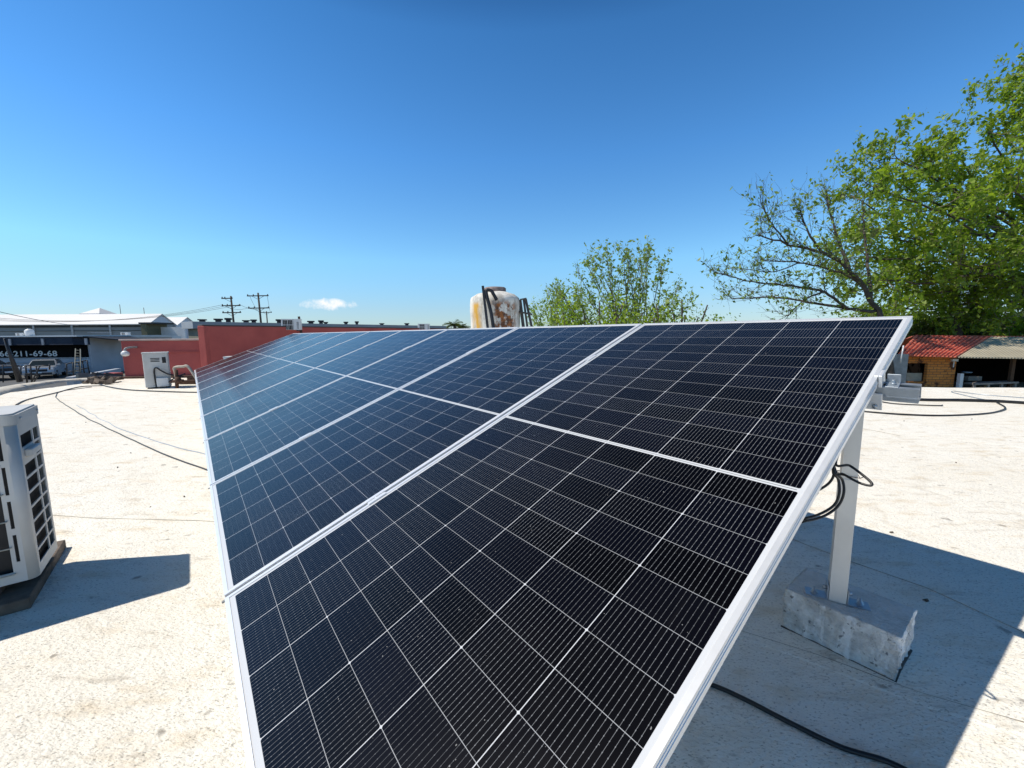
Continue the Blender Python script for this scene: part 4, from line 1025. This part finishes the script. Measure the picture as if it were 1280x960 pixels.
# dark leaning frame and hooked pipe in front of it
Yf = TY-R_-.06
g = MB(); a = pY(603.5, 357.5, Yf); b = pY(611.5, 425, Yf-.1); g.bar(a, b, .05); tag(g.build('post', STEEL_D), 'straight dark post leaning against the left of the rusty tank', 'post')
g = MB(); pts = smooth([pY(621, 375, Yf+.02), pY(617, 368, Yf), pY(614, 363.5, Yf), pY(608, 363, Yf), pY(609, 372, Yf-.02), pY(614, 392, Yf-.05), pY(619, 425, Yf-.1)], 8); g.tube(pts, .036, 8)
tag(g.build('hooked_pipe', STEEL_D), 'dark hooked pipe bent over the shoulder of the rusty tank', 'pipe')
g = MB(); Y2 = TY-.1
for (x0, y0, x1, y1, w) in ((650, 375, 655, 415, .045), (654.5, 374, 660, 415, .03), (657, 373.5, 666, 415, .035)): g.bar(pY(x0, y0, Y2), pY(x1, y1, Y2), w*1.5)
g.bar(pY(644.5, 389, Y2-.06), pY(665.5, 393, Y2-.06), .035); g.bar(pY(650, 374.5, Y2-.04), pY(658, 373, Y2-.04), .03)
tag(g.build('ladder', mat('grey_weathered_frame', (.09, .085, .08), .8, .1, .5, 14)), 'crooked grey ladder frame leaning on the right of the rusty tank', 'ladder')

# ------------------------------------------------------------------ hut on the right
def brick_material():
    mt = bpy.data.materials.new('orange_brick'); mt.use_nodes = True; nt, bs = nodes(mt)
    co = coord(nt, 'Object', None, (math.pi/2, 0, 0))
    b = nt.nodes.new('ShaderNodeTexBrick'); nt.links.new(co, b.inputs['Vector']); b.inputs['Scale'].default_value = 1
    b.inputs['Brick Width'].default_value = .34; b.inputs['Row Height'].default_value = .13; b.inputs['Mortar Size'].default_value = .012
    b.inputs['Color1'].default_value = (.80, .29, .055, 1); b.inputs['Color2'].default_value = (.62, .20, .035, 1); b.inputs['Mortar'].default_value = (.20, .10, .05, 1)
    col = mixc(nt, ramp(nt, noise(nt, coord(nt), 2.2, 5, .65), .55, .62), b.outputs['Color'], (.12, .04, .015))
    nt.links.new(col, bs.inputs['Base Color']); bs.inputs['Roughness'].default_value = .9; bump(nt, bs, b.outputs['Fac'], .4, .01)
    return mt
BRICK = brick_material()
hut = thing('brick_hut', 'orange brick hut with red tiled roof and dark open porch at the right', 'hut', tuple(pY(1128, 480, 20)*1)); 
EL = pY(1121, 444, 20.4); EM = pY(1197, 446.5, 20.0); ER = pY(1360, 449, 19.4)
RL = pY(1143, 420, 23.5); RM = pY(1237, 421.5, 23.5); RR = pY(1420, 422.5, 23.5)
TILE = mat('red_roof_tile', (.70, .19, .11), .85, 0, .35, 1.6, (.40, .09, .06), bmp=.3)
TANR = mat('tan_roof_sheet', (.50, .44, .32), .85, 0, .25, .8)
def slope(a, b, c, d, ribs, amp, mt, name, th=.06, rows=10):
    """roof slope from eave a-b up to ridge d-c with wavy tile columns"""
    g = MB(); N = ribs*8; vs = []
    up_ = (b-a).cross(d-a).normalized(); up_ = up_ if up_.z > 0 else -up_
    for i in range(N+1):
        f_ = i/N; e = a.lerp(b, f_); r = d.lerp(c, f_); hgt = amp*(abs(math.sin(math.pi*f_*ribs))-.3)
        for j in range(rows+1):
            for s in (0, 1):
                tj = min((j+(s*.985))/rows, 1); p = e.lerp(r, tj) + up_*(hgt + (.02 if s == 0 else 0)); vs.append(tuple(p))
    K = 2*(rows+1)
    fs = [(i*K+j, (i+1)*K+j, (i+1)*K+j+1, i*K+j+1) for i in range(N) for j in range(K-1)]
    g.add(vs, fs, False)
    o_ = g.build(name, mt, hut, world=True, recalc=False)
    sm_ = o_.modifiers.new('s', 'SOLIDIFY'); sm_.thickness = th; sm_.offset = -1
    return o_
slope(EL, EM, RM, RL, 15, .09, TILE, 'tile_roof')
e2 = Vector((.02, 0, 0)); slope(EM+e2, ER, RR, RM+e2, 40, .03, TANR, 'sheet_roof', rows=1)
# back slope
g = MB(); bk = Vector((.8, 3.2, -.9)); g.hexa([RL, RR, RR+bk, RL+bk] + [p+Vector((0, 0, .05)) for p in (RL, RR, RR+bk, RL+bk)]); g.build('back_roof', TILE, hut, world=True)
# front wall with window opening
WL = pY(1127, 450, 20.9); WR = pY(1196, 450, 20.6); wz1 = EM.z+.12
d = (WR-WL); d.z = 0; wl = d.length; d.normalize(); nrm = Vector((-d.y, d.x, 0))
def wx(px_): q = pY(px_, 460, 20.75); return (q-WL).dot(d)
def wz(py_): return pY(1150, py_, 20.75).z
WM = Matrix((d, nrm, Vector((0, 0, 1)))).transposed().to_4x4(); WM.translation = Vector((WL.x, WL.y, 0))
g = MB(WM); panel_with_holes(g, lambda u, w, t_: (u, t_, w), 0, wl, GZ, wz1, [(wx(1134), wx(1159.5), wz(477), wz(454))], .18)
g.build('wall', BRICK, hut, world=True)
g = MB(WM); g.box((wx(1133), -.03, wz(478)), (wx(1160.5), .05, wz(477))); g.build('window_sill', BRICK, hut, world=True)
g = MB(WM); g.box((wx(1141.5), .25, wz(477.5)), (wx(1159), .3, wz(467))); g.build('board', mat('pale_board', (.55, .47, .33), .8), hut, world=True)
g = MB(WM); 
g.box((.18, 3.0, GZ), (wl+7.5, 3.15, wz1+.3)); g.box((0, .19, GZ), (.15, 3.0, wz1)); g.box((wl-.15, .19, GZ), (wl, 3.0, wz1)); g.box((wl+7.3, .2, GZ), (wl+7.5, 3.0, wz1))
g.each('rear_wall', mat('painted_shade_wall', (.006, .004, .003), 1, 0, .4, 3), hut, world=True)  # near-black colour paints in the hut's interior shade, even where sun enters
bpy.data.materials['painted_shade_wall'].node_tree.nodes['Principled BSDF'].inputs['Specular IOR Level'].default_value = .1
bpy.data.materials['black_banner'].node_tree.nodes['Principled BSDF'].inputs['Specular IOR Level'].default_value = .15
for i, xx in enumerate((2.6, 5.2, 7.4)):
    g = MB(WM); g.box((wl+xx-.07, .0, GZ), (wl+xx+.07, .14, wz1-.15)); g.build('post', mat('porch_post', (.12, .06, .03), .9) if i == 0 else bpy.data.materials['porch_post'], hut, world=True)
g = MB(WM); g.box((wx(1184), -.12, wz(451.5)), (wx(1190.5), -.001, wz(448.5))); g.box((wx(1187.5), -.02, wz(459)), (wx(1188.6), -.001, wz(452))); g.each('lamp', WHITE_P, hut, world=True)
# clutter on the porch
g = MB(); q = pY(1208, 466.5, 21.2); g.lathe([(.02, 0), (.20, .03), (.22, .07), (.02, .1)], 14, tuple(q)); tag(g.build('parabolic_dish', mat('pale_blue_metal', (.4, .5, .6), .4, .3)), 'pale blue round dish hanging in the dark porch', 'dish')
t = thing('workbench', 'long pale table standing in the dark open porch', 'table', tuple(pY(1240, 484, 20.6)))
a = pY(1212, 479.5, 20.4); b = pY(1266, 477.5, 20.4)
g = MB(); g.bar(a, b, .5, .08); g.build('tabletop', mat('pale_bench', (.38, .33, .28), .8, 0, .4, 4), t, world=True)
for f_ in (.03, .35, .66, .97):
    p = a.lerp(b, f_); g = MB(); g.bar(p-Vector((0, .15, .03)), Vector((p.x, p.y-.15, GZ)), .09); g.build('leg', bpy.data.materials['pale_bench'], t, world=True)
g = MB(); q = pY(1219, 473, 20.9); g.box((q.x-.35, q.y, q.z-.12), (q.x+.35, q.y+.3, q.z+.1)); tag(g.build('cardboard_box', mat('cardboard', (.32, .26, .2), .9)), 'dull cardboard box on the porch table', 'box')
g = MB(); q = pY(1202.5, 478, 20.3); g.box((q.x-.12, q.y, GZ), (q.x+.05, q.y+.15, q.z+.45)); tag(g.build('white_board', WHITE_P), 'narrow white board leaning beside the porch table', 'board')
# grey block wall beside the hut
g = MB(); a = pY(1108, 443, 19.5); b = pY(1128.5, 443, 19.8); g.box((a.x, 19.5, GZ), (b.x, 19.8, a.z)); tag(g.build('block_wall', CONC), 'bare grey concrete wall just left of the brick hut', 'wall')
q = pY(1127, 441, 19.4); g = MB(); g.tube([(q.x, q.y, q.z-.5), (q.x+.05, q.y, q.z+.35)], .03, 6); tag(g.build('pipe', WHITE_P), 'thin white pipe rising beside the red tiled roof', 'pipe')

# ------------------------------------------------------------------ trees
def leaf_material(name, c1, c2, tr):
    mt = bpy.data.materials.new(name); mt.use_nodes = True; nt, bs = nodes(mt)
    geo = nt.nodes.new('ShaderNodeNewGeometry')
    col = mixc(nt, geo.outputs['Random Per Island'], c1, c2)
    nt.links.new(col, bs.inputs['Base Color']); bs.inputs['Roughness'].default_value = .5
    t = nt.nodes.new('ShaderNodeBsdfTranslucent'); nt.links.new(mixc(nt, .5, col, (c2[0]*1.6, c2[1]*1.8, c2[2]*.6)), t.inputs['Color'])
    mx = nt.nodes.new('ShaderNodeMixShader'); mx.inputs[0].default_value = tr
    nt.links.new(bs.outputs[0], mx.inputs[1]); nt.links.new(t.outputs[0], mx.inputs[2])
    nt.links.new(mx.outputs[0], nt.nodes['Material Output'].inputs['Surface'])
    return mt
LEAF1 = leaf_material('fresh_leaves', (.085, .14, .014), (.30, .41, .035), .5)
LEAF2 = leaf_material('young_leaves', (.085, .14, .028), (.27, .37, .075), .45)
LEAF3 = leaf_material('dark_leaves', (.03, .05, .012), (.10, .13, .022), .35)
def leaf_mesh(name, pts, size, mt, parent, seed, aspect=.42):
    rs = np.random.RandomState(seed); n = len(pts); P0 = np.array(pts)
    d = rs.normal(size=(n, 3)); d[:, 2] -= .25; d /= np.linalg.norm(d, axis=1)[:, None]
    e = rs.normal(size=(n, 3)); e -= d*(e*d).sum(1)[:, None]; e /= np.linalg.norm(e, axis=1)[:, None]
    nn = np.cross(d, e); s = size*(.4+1.2*rs.rand(n)**1.3)[:, None]; w = s*aspect
    v = np.empty((n, 4, 3)); v[:, 0] = P0; v[:, 1] = P0+d*s*.5+e*w*.5+nn*s*.08; v[:, 2] = P0+d*s; v[:, 3] = P0+d*s*.5-e*w*.5+nn*s*.08
    I = np.array(ROOTS[parent.name].inverted()); v = v.reshape(-1, 3) @ I[:3, :3].T + I[:3, 3]
    me = bpy.data.meshes.new(name); me.vertices.add(4*n); me.vertices.foreach_set('co', v.ravel())
    me.loops.add(4*n); me.loops.foreach_set('vertex_index', np.arange(4*n)); me.polygons.add(n)
    me.polygons.foreach_set('loop_start', np.arange(n)*4); me.polygons.foreach_set('loop_total', np.full(n, 4)); me.update(); me.validate()
    me.materials.append(mt); o = bpy.data.objects.new(name, me); COL.objects.link(o); o.parent = parent; return o
class Tree:
    def __init__(s, name, label, base, seed):
        s.r = random.Random(seed); s.mb = MB(); s.tw = MB(); s.leaves = []; s.t = thing(name, label, 'tree', tuple(base)); s.seed = seed
    def jit(s, k): r = s.r; return Vector((r.gauss(0, k), r.gauss(0, k), r.gauss(0, k)))
    def limb(s, pts, r0, r1, n=7):
        sp = smooth(pts, 5); k = len(sp); sp = [p+s.jit(r0*.25) if 0 < i < k-1 else p for i, p in enumerate(sp)]
        s.mb.tube(sp, [r0+(r1-r0)*i/(k-1) for i in range(k)], n); return sp
    def twig(s, p, d, ln, r, depth, up_=.15, spread=.7, leafn=3, leafr=.1, wob=.18, start=.25, kids=4):
        k = 5; pts = [p]; d = d.normalized()
        for i in range(k):
            d = (d+s.jit(wob)+Vector((0, 0, up_*.3))).normalized(); pts.append(pts[-1]+d*ln/k)
        (s.mb if r > .03 else s.tw).tube(pts, [r*(1-.75*i/k) for i in range(k+1)], 4 if r < .03 else 6, cap=False)
        if depth > 0:
            for _ in range(kids):
                i = s.r.randint(max(1, int(k*start)), k); q = pts[i]
                dd = (pts[i]-pts[i-1]).normalized(); nd_ = (dd+s.jit(spread)+Vector((0, 0, up_))).normalized()
                s.twig(q, nd_, ln*s.r.uniform(.5, .75), r*.55, depth-1, up_, spread, leafn, leafr, wob, start, kids)
        if depth <= 1:
            for i in range(1, k+1):
                for _ in range(leafn if s.r.random() < .8 else 0): s.leaves.append(tuple(pts[i].lerp(pts[i-1], s.r.random())+s.jit(leafr)))
    def done(s, size, lm, bark=BARK, twm=BARKL, aspect=.42):
        tr = s.mb.build('trunk', bark, s.t, world=True, recalc=False)
        if s.tw.v: s.tw.build('twigs', twm, s.t, world=True, recalc=False)
        if s.leaves: leaf_mesh('crown', s.leaves, size, lm, s.t, s.seed, aspect)

# 1 dense green tree at the right
TB = pY(1330, 430, 26); TB.z = GZ
T = Tree('leafy_tree', 'large dense green tree rising out of the right edge behind the hut', TB, 11)
hub = Vector((TB.x-.5, TB.y, 3.2)); T.limb([TB, TB+Vector((.1, 0, 2.5)), hub], .42, .30, 10)
targets = [(1075, 250, 25), (1062, 290, 26), (1080, 322, 24), (1108, 350, 23), (1102, 212, 26), (1122, 198, 25), (1070, 345, 27), (1095, 235, 22), (1100, 290, 24), (1128, 330, 25), (1085, 355, 26), (1150, 205, 25), (1172, 260, 22), (1160, 300, 27), (1190, 175, 26), (1215, 225, 24), (1235, 165, 25), (1268, 125, 27), (1297, 130, 24),
           (1250, 190, 27), (1268, 240, 23), (1225, 290, 25), (1200, 330, 22.5), (1255, 330, 24), (1150, 370, 26), (1120, 385, 27.5), (1285, 290, 25), (1220, 370, 28), (1280, 360, 23.5), (1320, 160, 25), (1330, 250, 24), (1350, 330, 26), (1370, 100, 27), (1380, 200, 23), (1240, 265, 29), (1185, 230, 29), (1130, 250, 27),
           (1302, 78, 26), (1290, 105, 25), (1400, 130, 26), (1310, 210, 28), (1200, 395, 27), (1265, 395, 27), (1175, 350, 24), (1240, 385, 25), (1110, 400, 29), (1150, 405, 29), (1300, 400, 26)]
for (x, y, Y) in targets:
    e = pY(x, y, Y); m1 = hub.lerp(e, .35)+Vector((0, 0, .8))+T.jit(.5); m2 = hub.lerp(e, .7)+Vector((0, 0, .5))+T.jit(.4)
    sp = T.limb([hub, m1, m2, e], .12, .03, 6)
    dd = (e-m2).normalized()
    for q in (sp[-1], sp[-3], sp[-6]):
        for _ in range(2): T.twig(q, dd+T.jit(.9), T.r.uniform(1.1, 2.1), .026, 2, .12, .7, 2, .12, kids=4)
T.done(.25, LEAF1, aspect=.5)

# 2 sparse leaning tree
TB = pY(1120, 420, 19.5); TB.z = GZ
T = Tree('sparse_tree', 'leaning sparsely leaved tree with bare dark branches behind the array', TB, 5)
k0 = pY(1103, 405, 19.5); T.limb([TB, Vector((TB.x-.1, 19.5, -.8)), k0], .26, .17, 9)
limbs = [([(1103, 405, 19.5), (1088, 372, 19.4), (1062, 338, 19.3), (1030, 318, 19.0), (985, 305, 18.6), (945, 294, 18.2)], .12, .024),
         ([(1088, 372, 19.4), (1070, 350, 19.6), (1036, 336, 20), (1000, 328, 20.3), (965, 326, 20.5)], .08, .02),
         ([(1095, 388, 19.5), (1060, 385, 19.2), (1030, 365, 19), (990, 358, 18.7), (940, 352, 18.3), (898, 342, 18)], .08, .016),
         ([(1060, 385, 19.2), (1020, 380, 19.5), (970, 372, 20), (915, 374, 20.3)], .07, .02),
         ([(1062, 338, 19.3), (1050, 305, 19.6), (1040, 275, 20), (1035, 250, 20.2)], .08, .02),
         ([(1030, 318, 19.0), (1010, 290, 19.2), (1000, 262, 19.3)], .06, .018),
         ([(985, 305, 18.6), (965, 280, 18.4), (955, 262, 18.2)], .04, .015),
         ([(1088, 372, 19.4), (1085, 330, 20), (1080, 290, 20.5), (1078, 255, 20.8)], .09, .02),
         ([(1030, 365, 19), (1005, 375, 18.6), (985, 395, 18.3)], .05, .02),
         ([(1000, 328, 20.3), (965, 340, 20.6), (925, 335, 20.9)], .035, .012)]
for pts, r0, r1 in limbs:
    W_ = [pY(x, y, Y) for x, y, Y in pts]; sp = T.limb(W_, r0, r1, 7)
    for i in range(4, len(sp), 1):
        dd = (sp[i]-sp[i-1]).normalized()
        for _ in range(2): T.twig(sp[i], dd+T.jit(.55)+Vector((-.1, 0, .45)), T.r.uniform(.7, 1.35), .014, 1, .25, .55, 1, .05, kids=4)
T.leaves = [l for l in T.leaves if T.r.random() < .55]
T.done(.16, LEAF2, BARK, BARK, .5)

# 3 budding shrub-like tree behind the tank
def shoots(label, x0, x1, xb, Yd, tops, seed, nsh, dens, lm=LEAF2, sz=.10, name='budding_tree'):
    TB = pY(xb, 430, Yd); TB.z = GZ; T = Tree(name, label, TB, seed)
    hub = Vector((TB.x, TB.y, .2)); T.limb([TB, TB+Vector((.05, 0, 1.2)), hub], .16, .12, 8)
    for i in range(nsh):
        f_ = (i+.5)/nsh; x = x0+(x1-x0)*f_+T.r.gauss(0, 4)
        j = f_*(len(tops)-1); a = int(j); b = min(a+1, len(tops)-1); yt = tops[a]+(tops[b]-tops[a])*(j-a)+abs(T.r.gauss(0, 22))*(.2 if i % 3 == 0 else 1)
        e = pY(x, yt, Yd+T.r.uniform(-1.6, 1.6)); s = hub+T.jit(.15)
        m1 = s.lerp(e, .45); m1.z -= .1*abs(e.x-s.x); m1 += T.jit(.12)
        sp = T.limb([s, m1, e], .026, .006, 4)
        for q in range(4, len(sp)):
            dd = (sp[q]-sp[q-1]).normalized()
            for _ in range(2): T.twig(sp[q], dd+T.jit(.45)+Vector((0, 0, .2)), T.r.uniform(.25, .55), .006, 1, .2, .5, dens, .035, kids=3)
    T.done(sz, lm, BARK, BARKL, .5); return T
shoots('budding tree of thin upright shoots behind the middle of the array', 700, 858, 790, 13.5, [368, 340, 326, 314, 322, 314, 342, 374], 21, 26, 1)
shoots('low thin leaved bush between the rusty tank and the budding tree', 668, 735, 700, 14.5, [385, 372, 365, 372], 31, 14, 1, name='bush')
# denser low foliage under it
def clump(label, x0, x1, ytop, Yd, seed, nleaf, lm, size, name='bush', dy=1.5):
    r = random.Random(seed); c = pY((x0+x1)/2, 430, Yd); c.z = GZ
    T = Tree(name, label, c, seed)
    top = [pY(x0+(x1-x0)*i/8, ytop+r.uniform(0, 18)+abs(i-4)**2*.9, Yd) for i in range(9)]
    for i, e in enumerate(top):
        e2 = e+Vector((0, r.uniform(-dy, dy), 0)); s = Vector((c.x+(e.x-c.x)*.3, c.y, GZ)); T.limb([s, s.lerp(e2, .5)+T.jit(.2), e2], .06, .02, 5)
    hmax = max(e.z for e in top)
    cents = []
    for i in range(60):
        k = r.randint(0, 8); e = top[k]; z = GZ+.8+(e.z-GZ-.9)*r.random()**.6; cents.append((e.x+r.gauss(0, abs(top[1].x-top[0].x)*.6), Yd+r.uniform(-dy, dy), z, r.uniform(.2, .5)))
    for i in range(nleaf):
        cx, cy, cz, cr = r.choice(cents); T.leaves.append((cx+r.gauss(0, cr), cy+r.gauss(0, cr), cz+r.gauss(0, cr*.7)))
    T.done(size, lm, aspect=.5)
clump('dense green bush in front of the budding tree', 705, 790, 366, 12.6, 41, 6000, LEAF1, .09)
clump('dense green bush at the right foot of the budding tree', 798, 878, 374, 12.6, 42, 4500, LEAF1, .09)
# foliage low behind the hut and far line of trees
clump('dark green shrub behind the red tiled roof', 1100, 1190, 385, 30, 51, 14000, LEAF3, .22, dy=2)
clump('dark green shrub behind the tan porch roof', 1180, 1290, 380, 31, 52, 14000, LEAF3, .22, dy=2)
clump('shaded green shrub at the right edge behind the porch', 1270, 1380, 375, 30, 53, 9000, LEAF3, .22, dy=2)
g = pY(1195, 420, 27); T = Tree('slim_tree', 'slim tree with straight dark trunk just behind the red tiled roof', Vector((g.x, g.y, GZ)), 61)
T.limb([Vector((g.x, g.y, GZ)), pY(1195, 415, 27), pY(1194, 380, 27), pY(1197, 330, 27)], .28, .14, 8)
for i in range(14): T.twig(pY(1196, 330+i*5, 27), T.jit(1)+Vector((0, 0, .5)), 2.6, .05, 2, .2, .7, 2, .15, kids=4)
T.done(.24, LEAF1)
def palm(x, yt, Yd, label, seed):
    top = pY(x, yt, Yd); T = Tree('palm_tree', label, Vector((top.x, top.y, GZ)), seed)
    T.limb([Vector((top.x, top.y, GZ)), Vector((top.x+.2, top.y, (top.z+GZ)/2)), top], .28, .2, 8)
    g = MB()
    for i in range(26):
        a = i*2.4; el = T.r.uniform(-.3, 1.0); ln = T.r.uniform(1.3, 1.9); pts = []
        for j in range(6):
            f_ = j/5; pts.append(top+Vector((math.cos(a)*ln*f_*math.cos(el), math.sin(a)*ln*f_*math.cos(el), ln*f_*math.sin(el)-.7*f_*f_)))
        g.tube(pts, .03, 3)
        for j in range(1, 6):
            for s in (-1, 1):
                for q in range(3):
                    p = pts[j-1].lerp(pts[j], q/3); dx = Vector((-math.sin(a), math.cos(a), -.5))*s*.35; g.add([tuple(p), tuple(p+dx+Vector((math.cos(a)*.12, math.sin(a)*.12, 0))), tuple(p+Vector((math.cos(a)*.1, math.sin(a)*.1, 0)))], [(0, 1, 2)])
    g.build('crown', LEAF3, T.t, world=True, recalc=False); T.done(.1, LEAF3)
palm(567, 406, 62, 'small distant palm with ragged crown left of the rusty tank', 71)
palm(578, 408.5, 78, 'lower distant palm close beside the rusty tank', 72)
# far tree belt on the horizon
rs = random.Random(5); lv = []
far = thing('tree_belt', 'distant belt of dark trees along the horizon', 'trees', (0, 160, GZ))
for i in range(26000):
    a = rs.uniform(-1.15, 1.15); Rr = rs.uniform(150, 190); hmx = 3.2+2.2*mnoise.noise(Vector((a*14, 0, 0)))+1.2*mnoise.noise(Vector((a*50, 3, 0)))
    lv.append((math.sin(a)*Rr, math.cos(a)*Rr, GZ+max(.2, hmx)*rs.random()**.6))
o = leaf_mesh('tree_belt', lv, 1.5, LEAF3, far, 9, .8); bpy.data.objects.remove(far)
o.parent = None; o.location = (0, 160, GZ); tag(o, 'distant belt of dark trees along the horizon', 'trees', kind='stuff')
# stray stones and leaves on the roof
g = MB(); rs = random.Random(9)
for i in range(90):
    x, y = rs.uniform(-6, 6), rs.uniform(.8, 8); s = rs.uniform(.003, .008)
    R = Matrix.Translation((x, y, roof_h(x, y)+s*.4)) @ Euler((rs.random()*3, rs.random()*3, rs.random()*3)).to_matrix().to_4x4(); g.box((-s, -s*.7, -s*.5), (s, s*.7, s*.5), R)
tag(g.build('grit', mat('dark_grit', (.10, .08, .06), .9), recalc=False), 'scattered dark grit and leaf bits on the white roof', 'grit', kind='stuff')
bpy.context.view_layer.update()
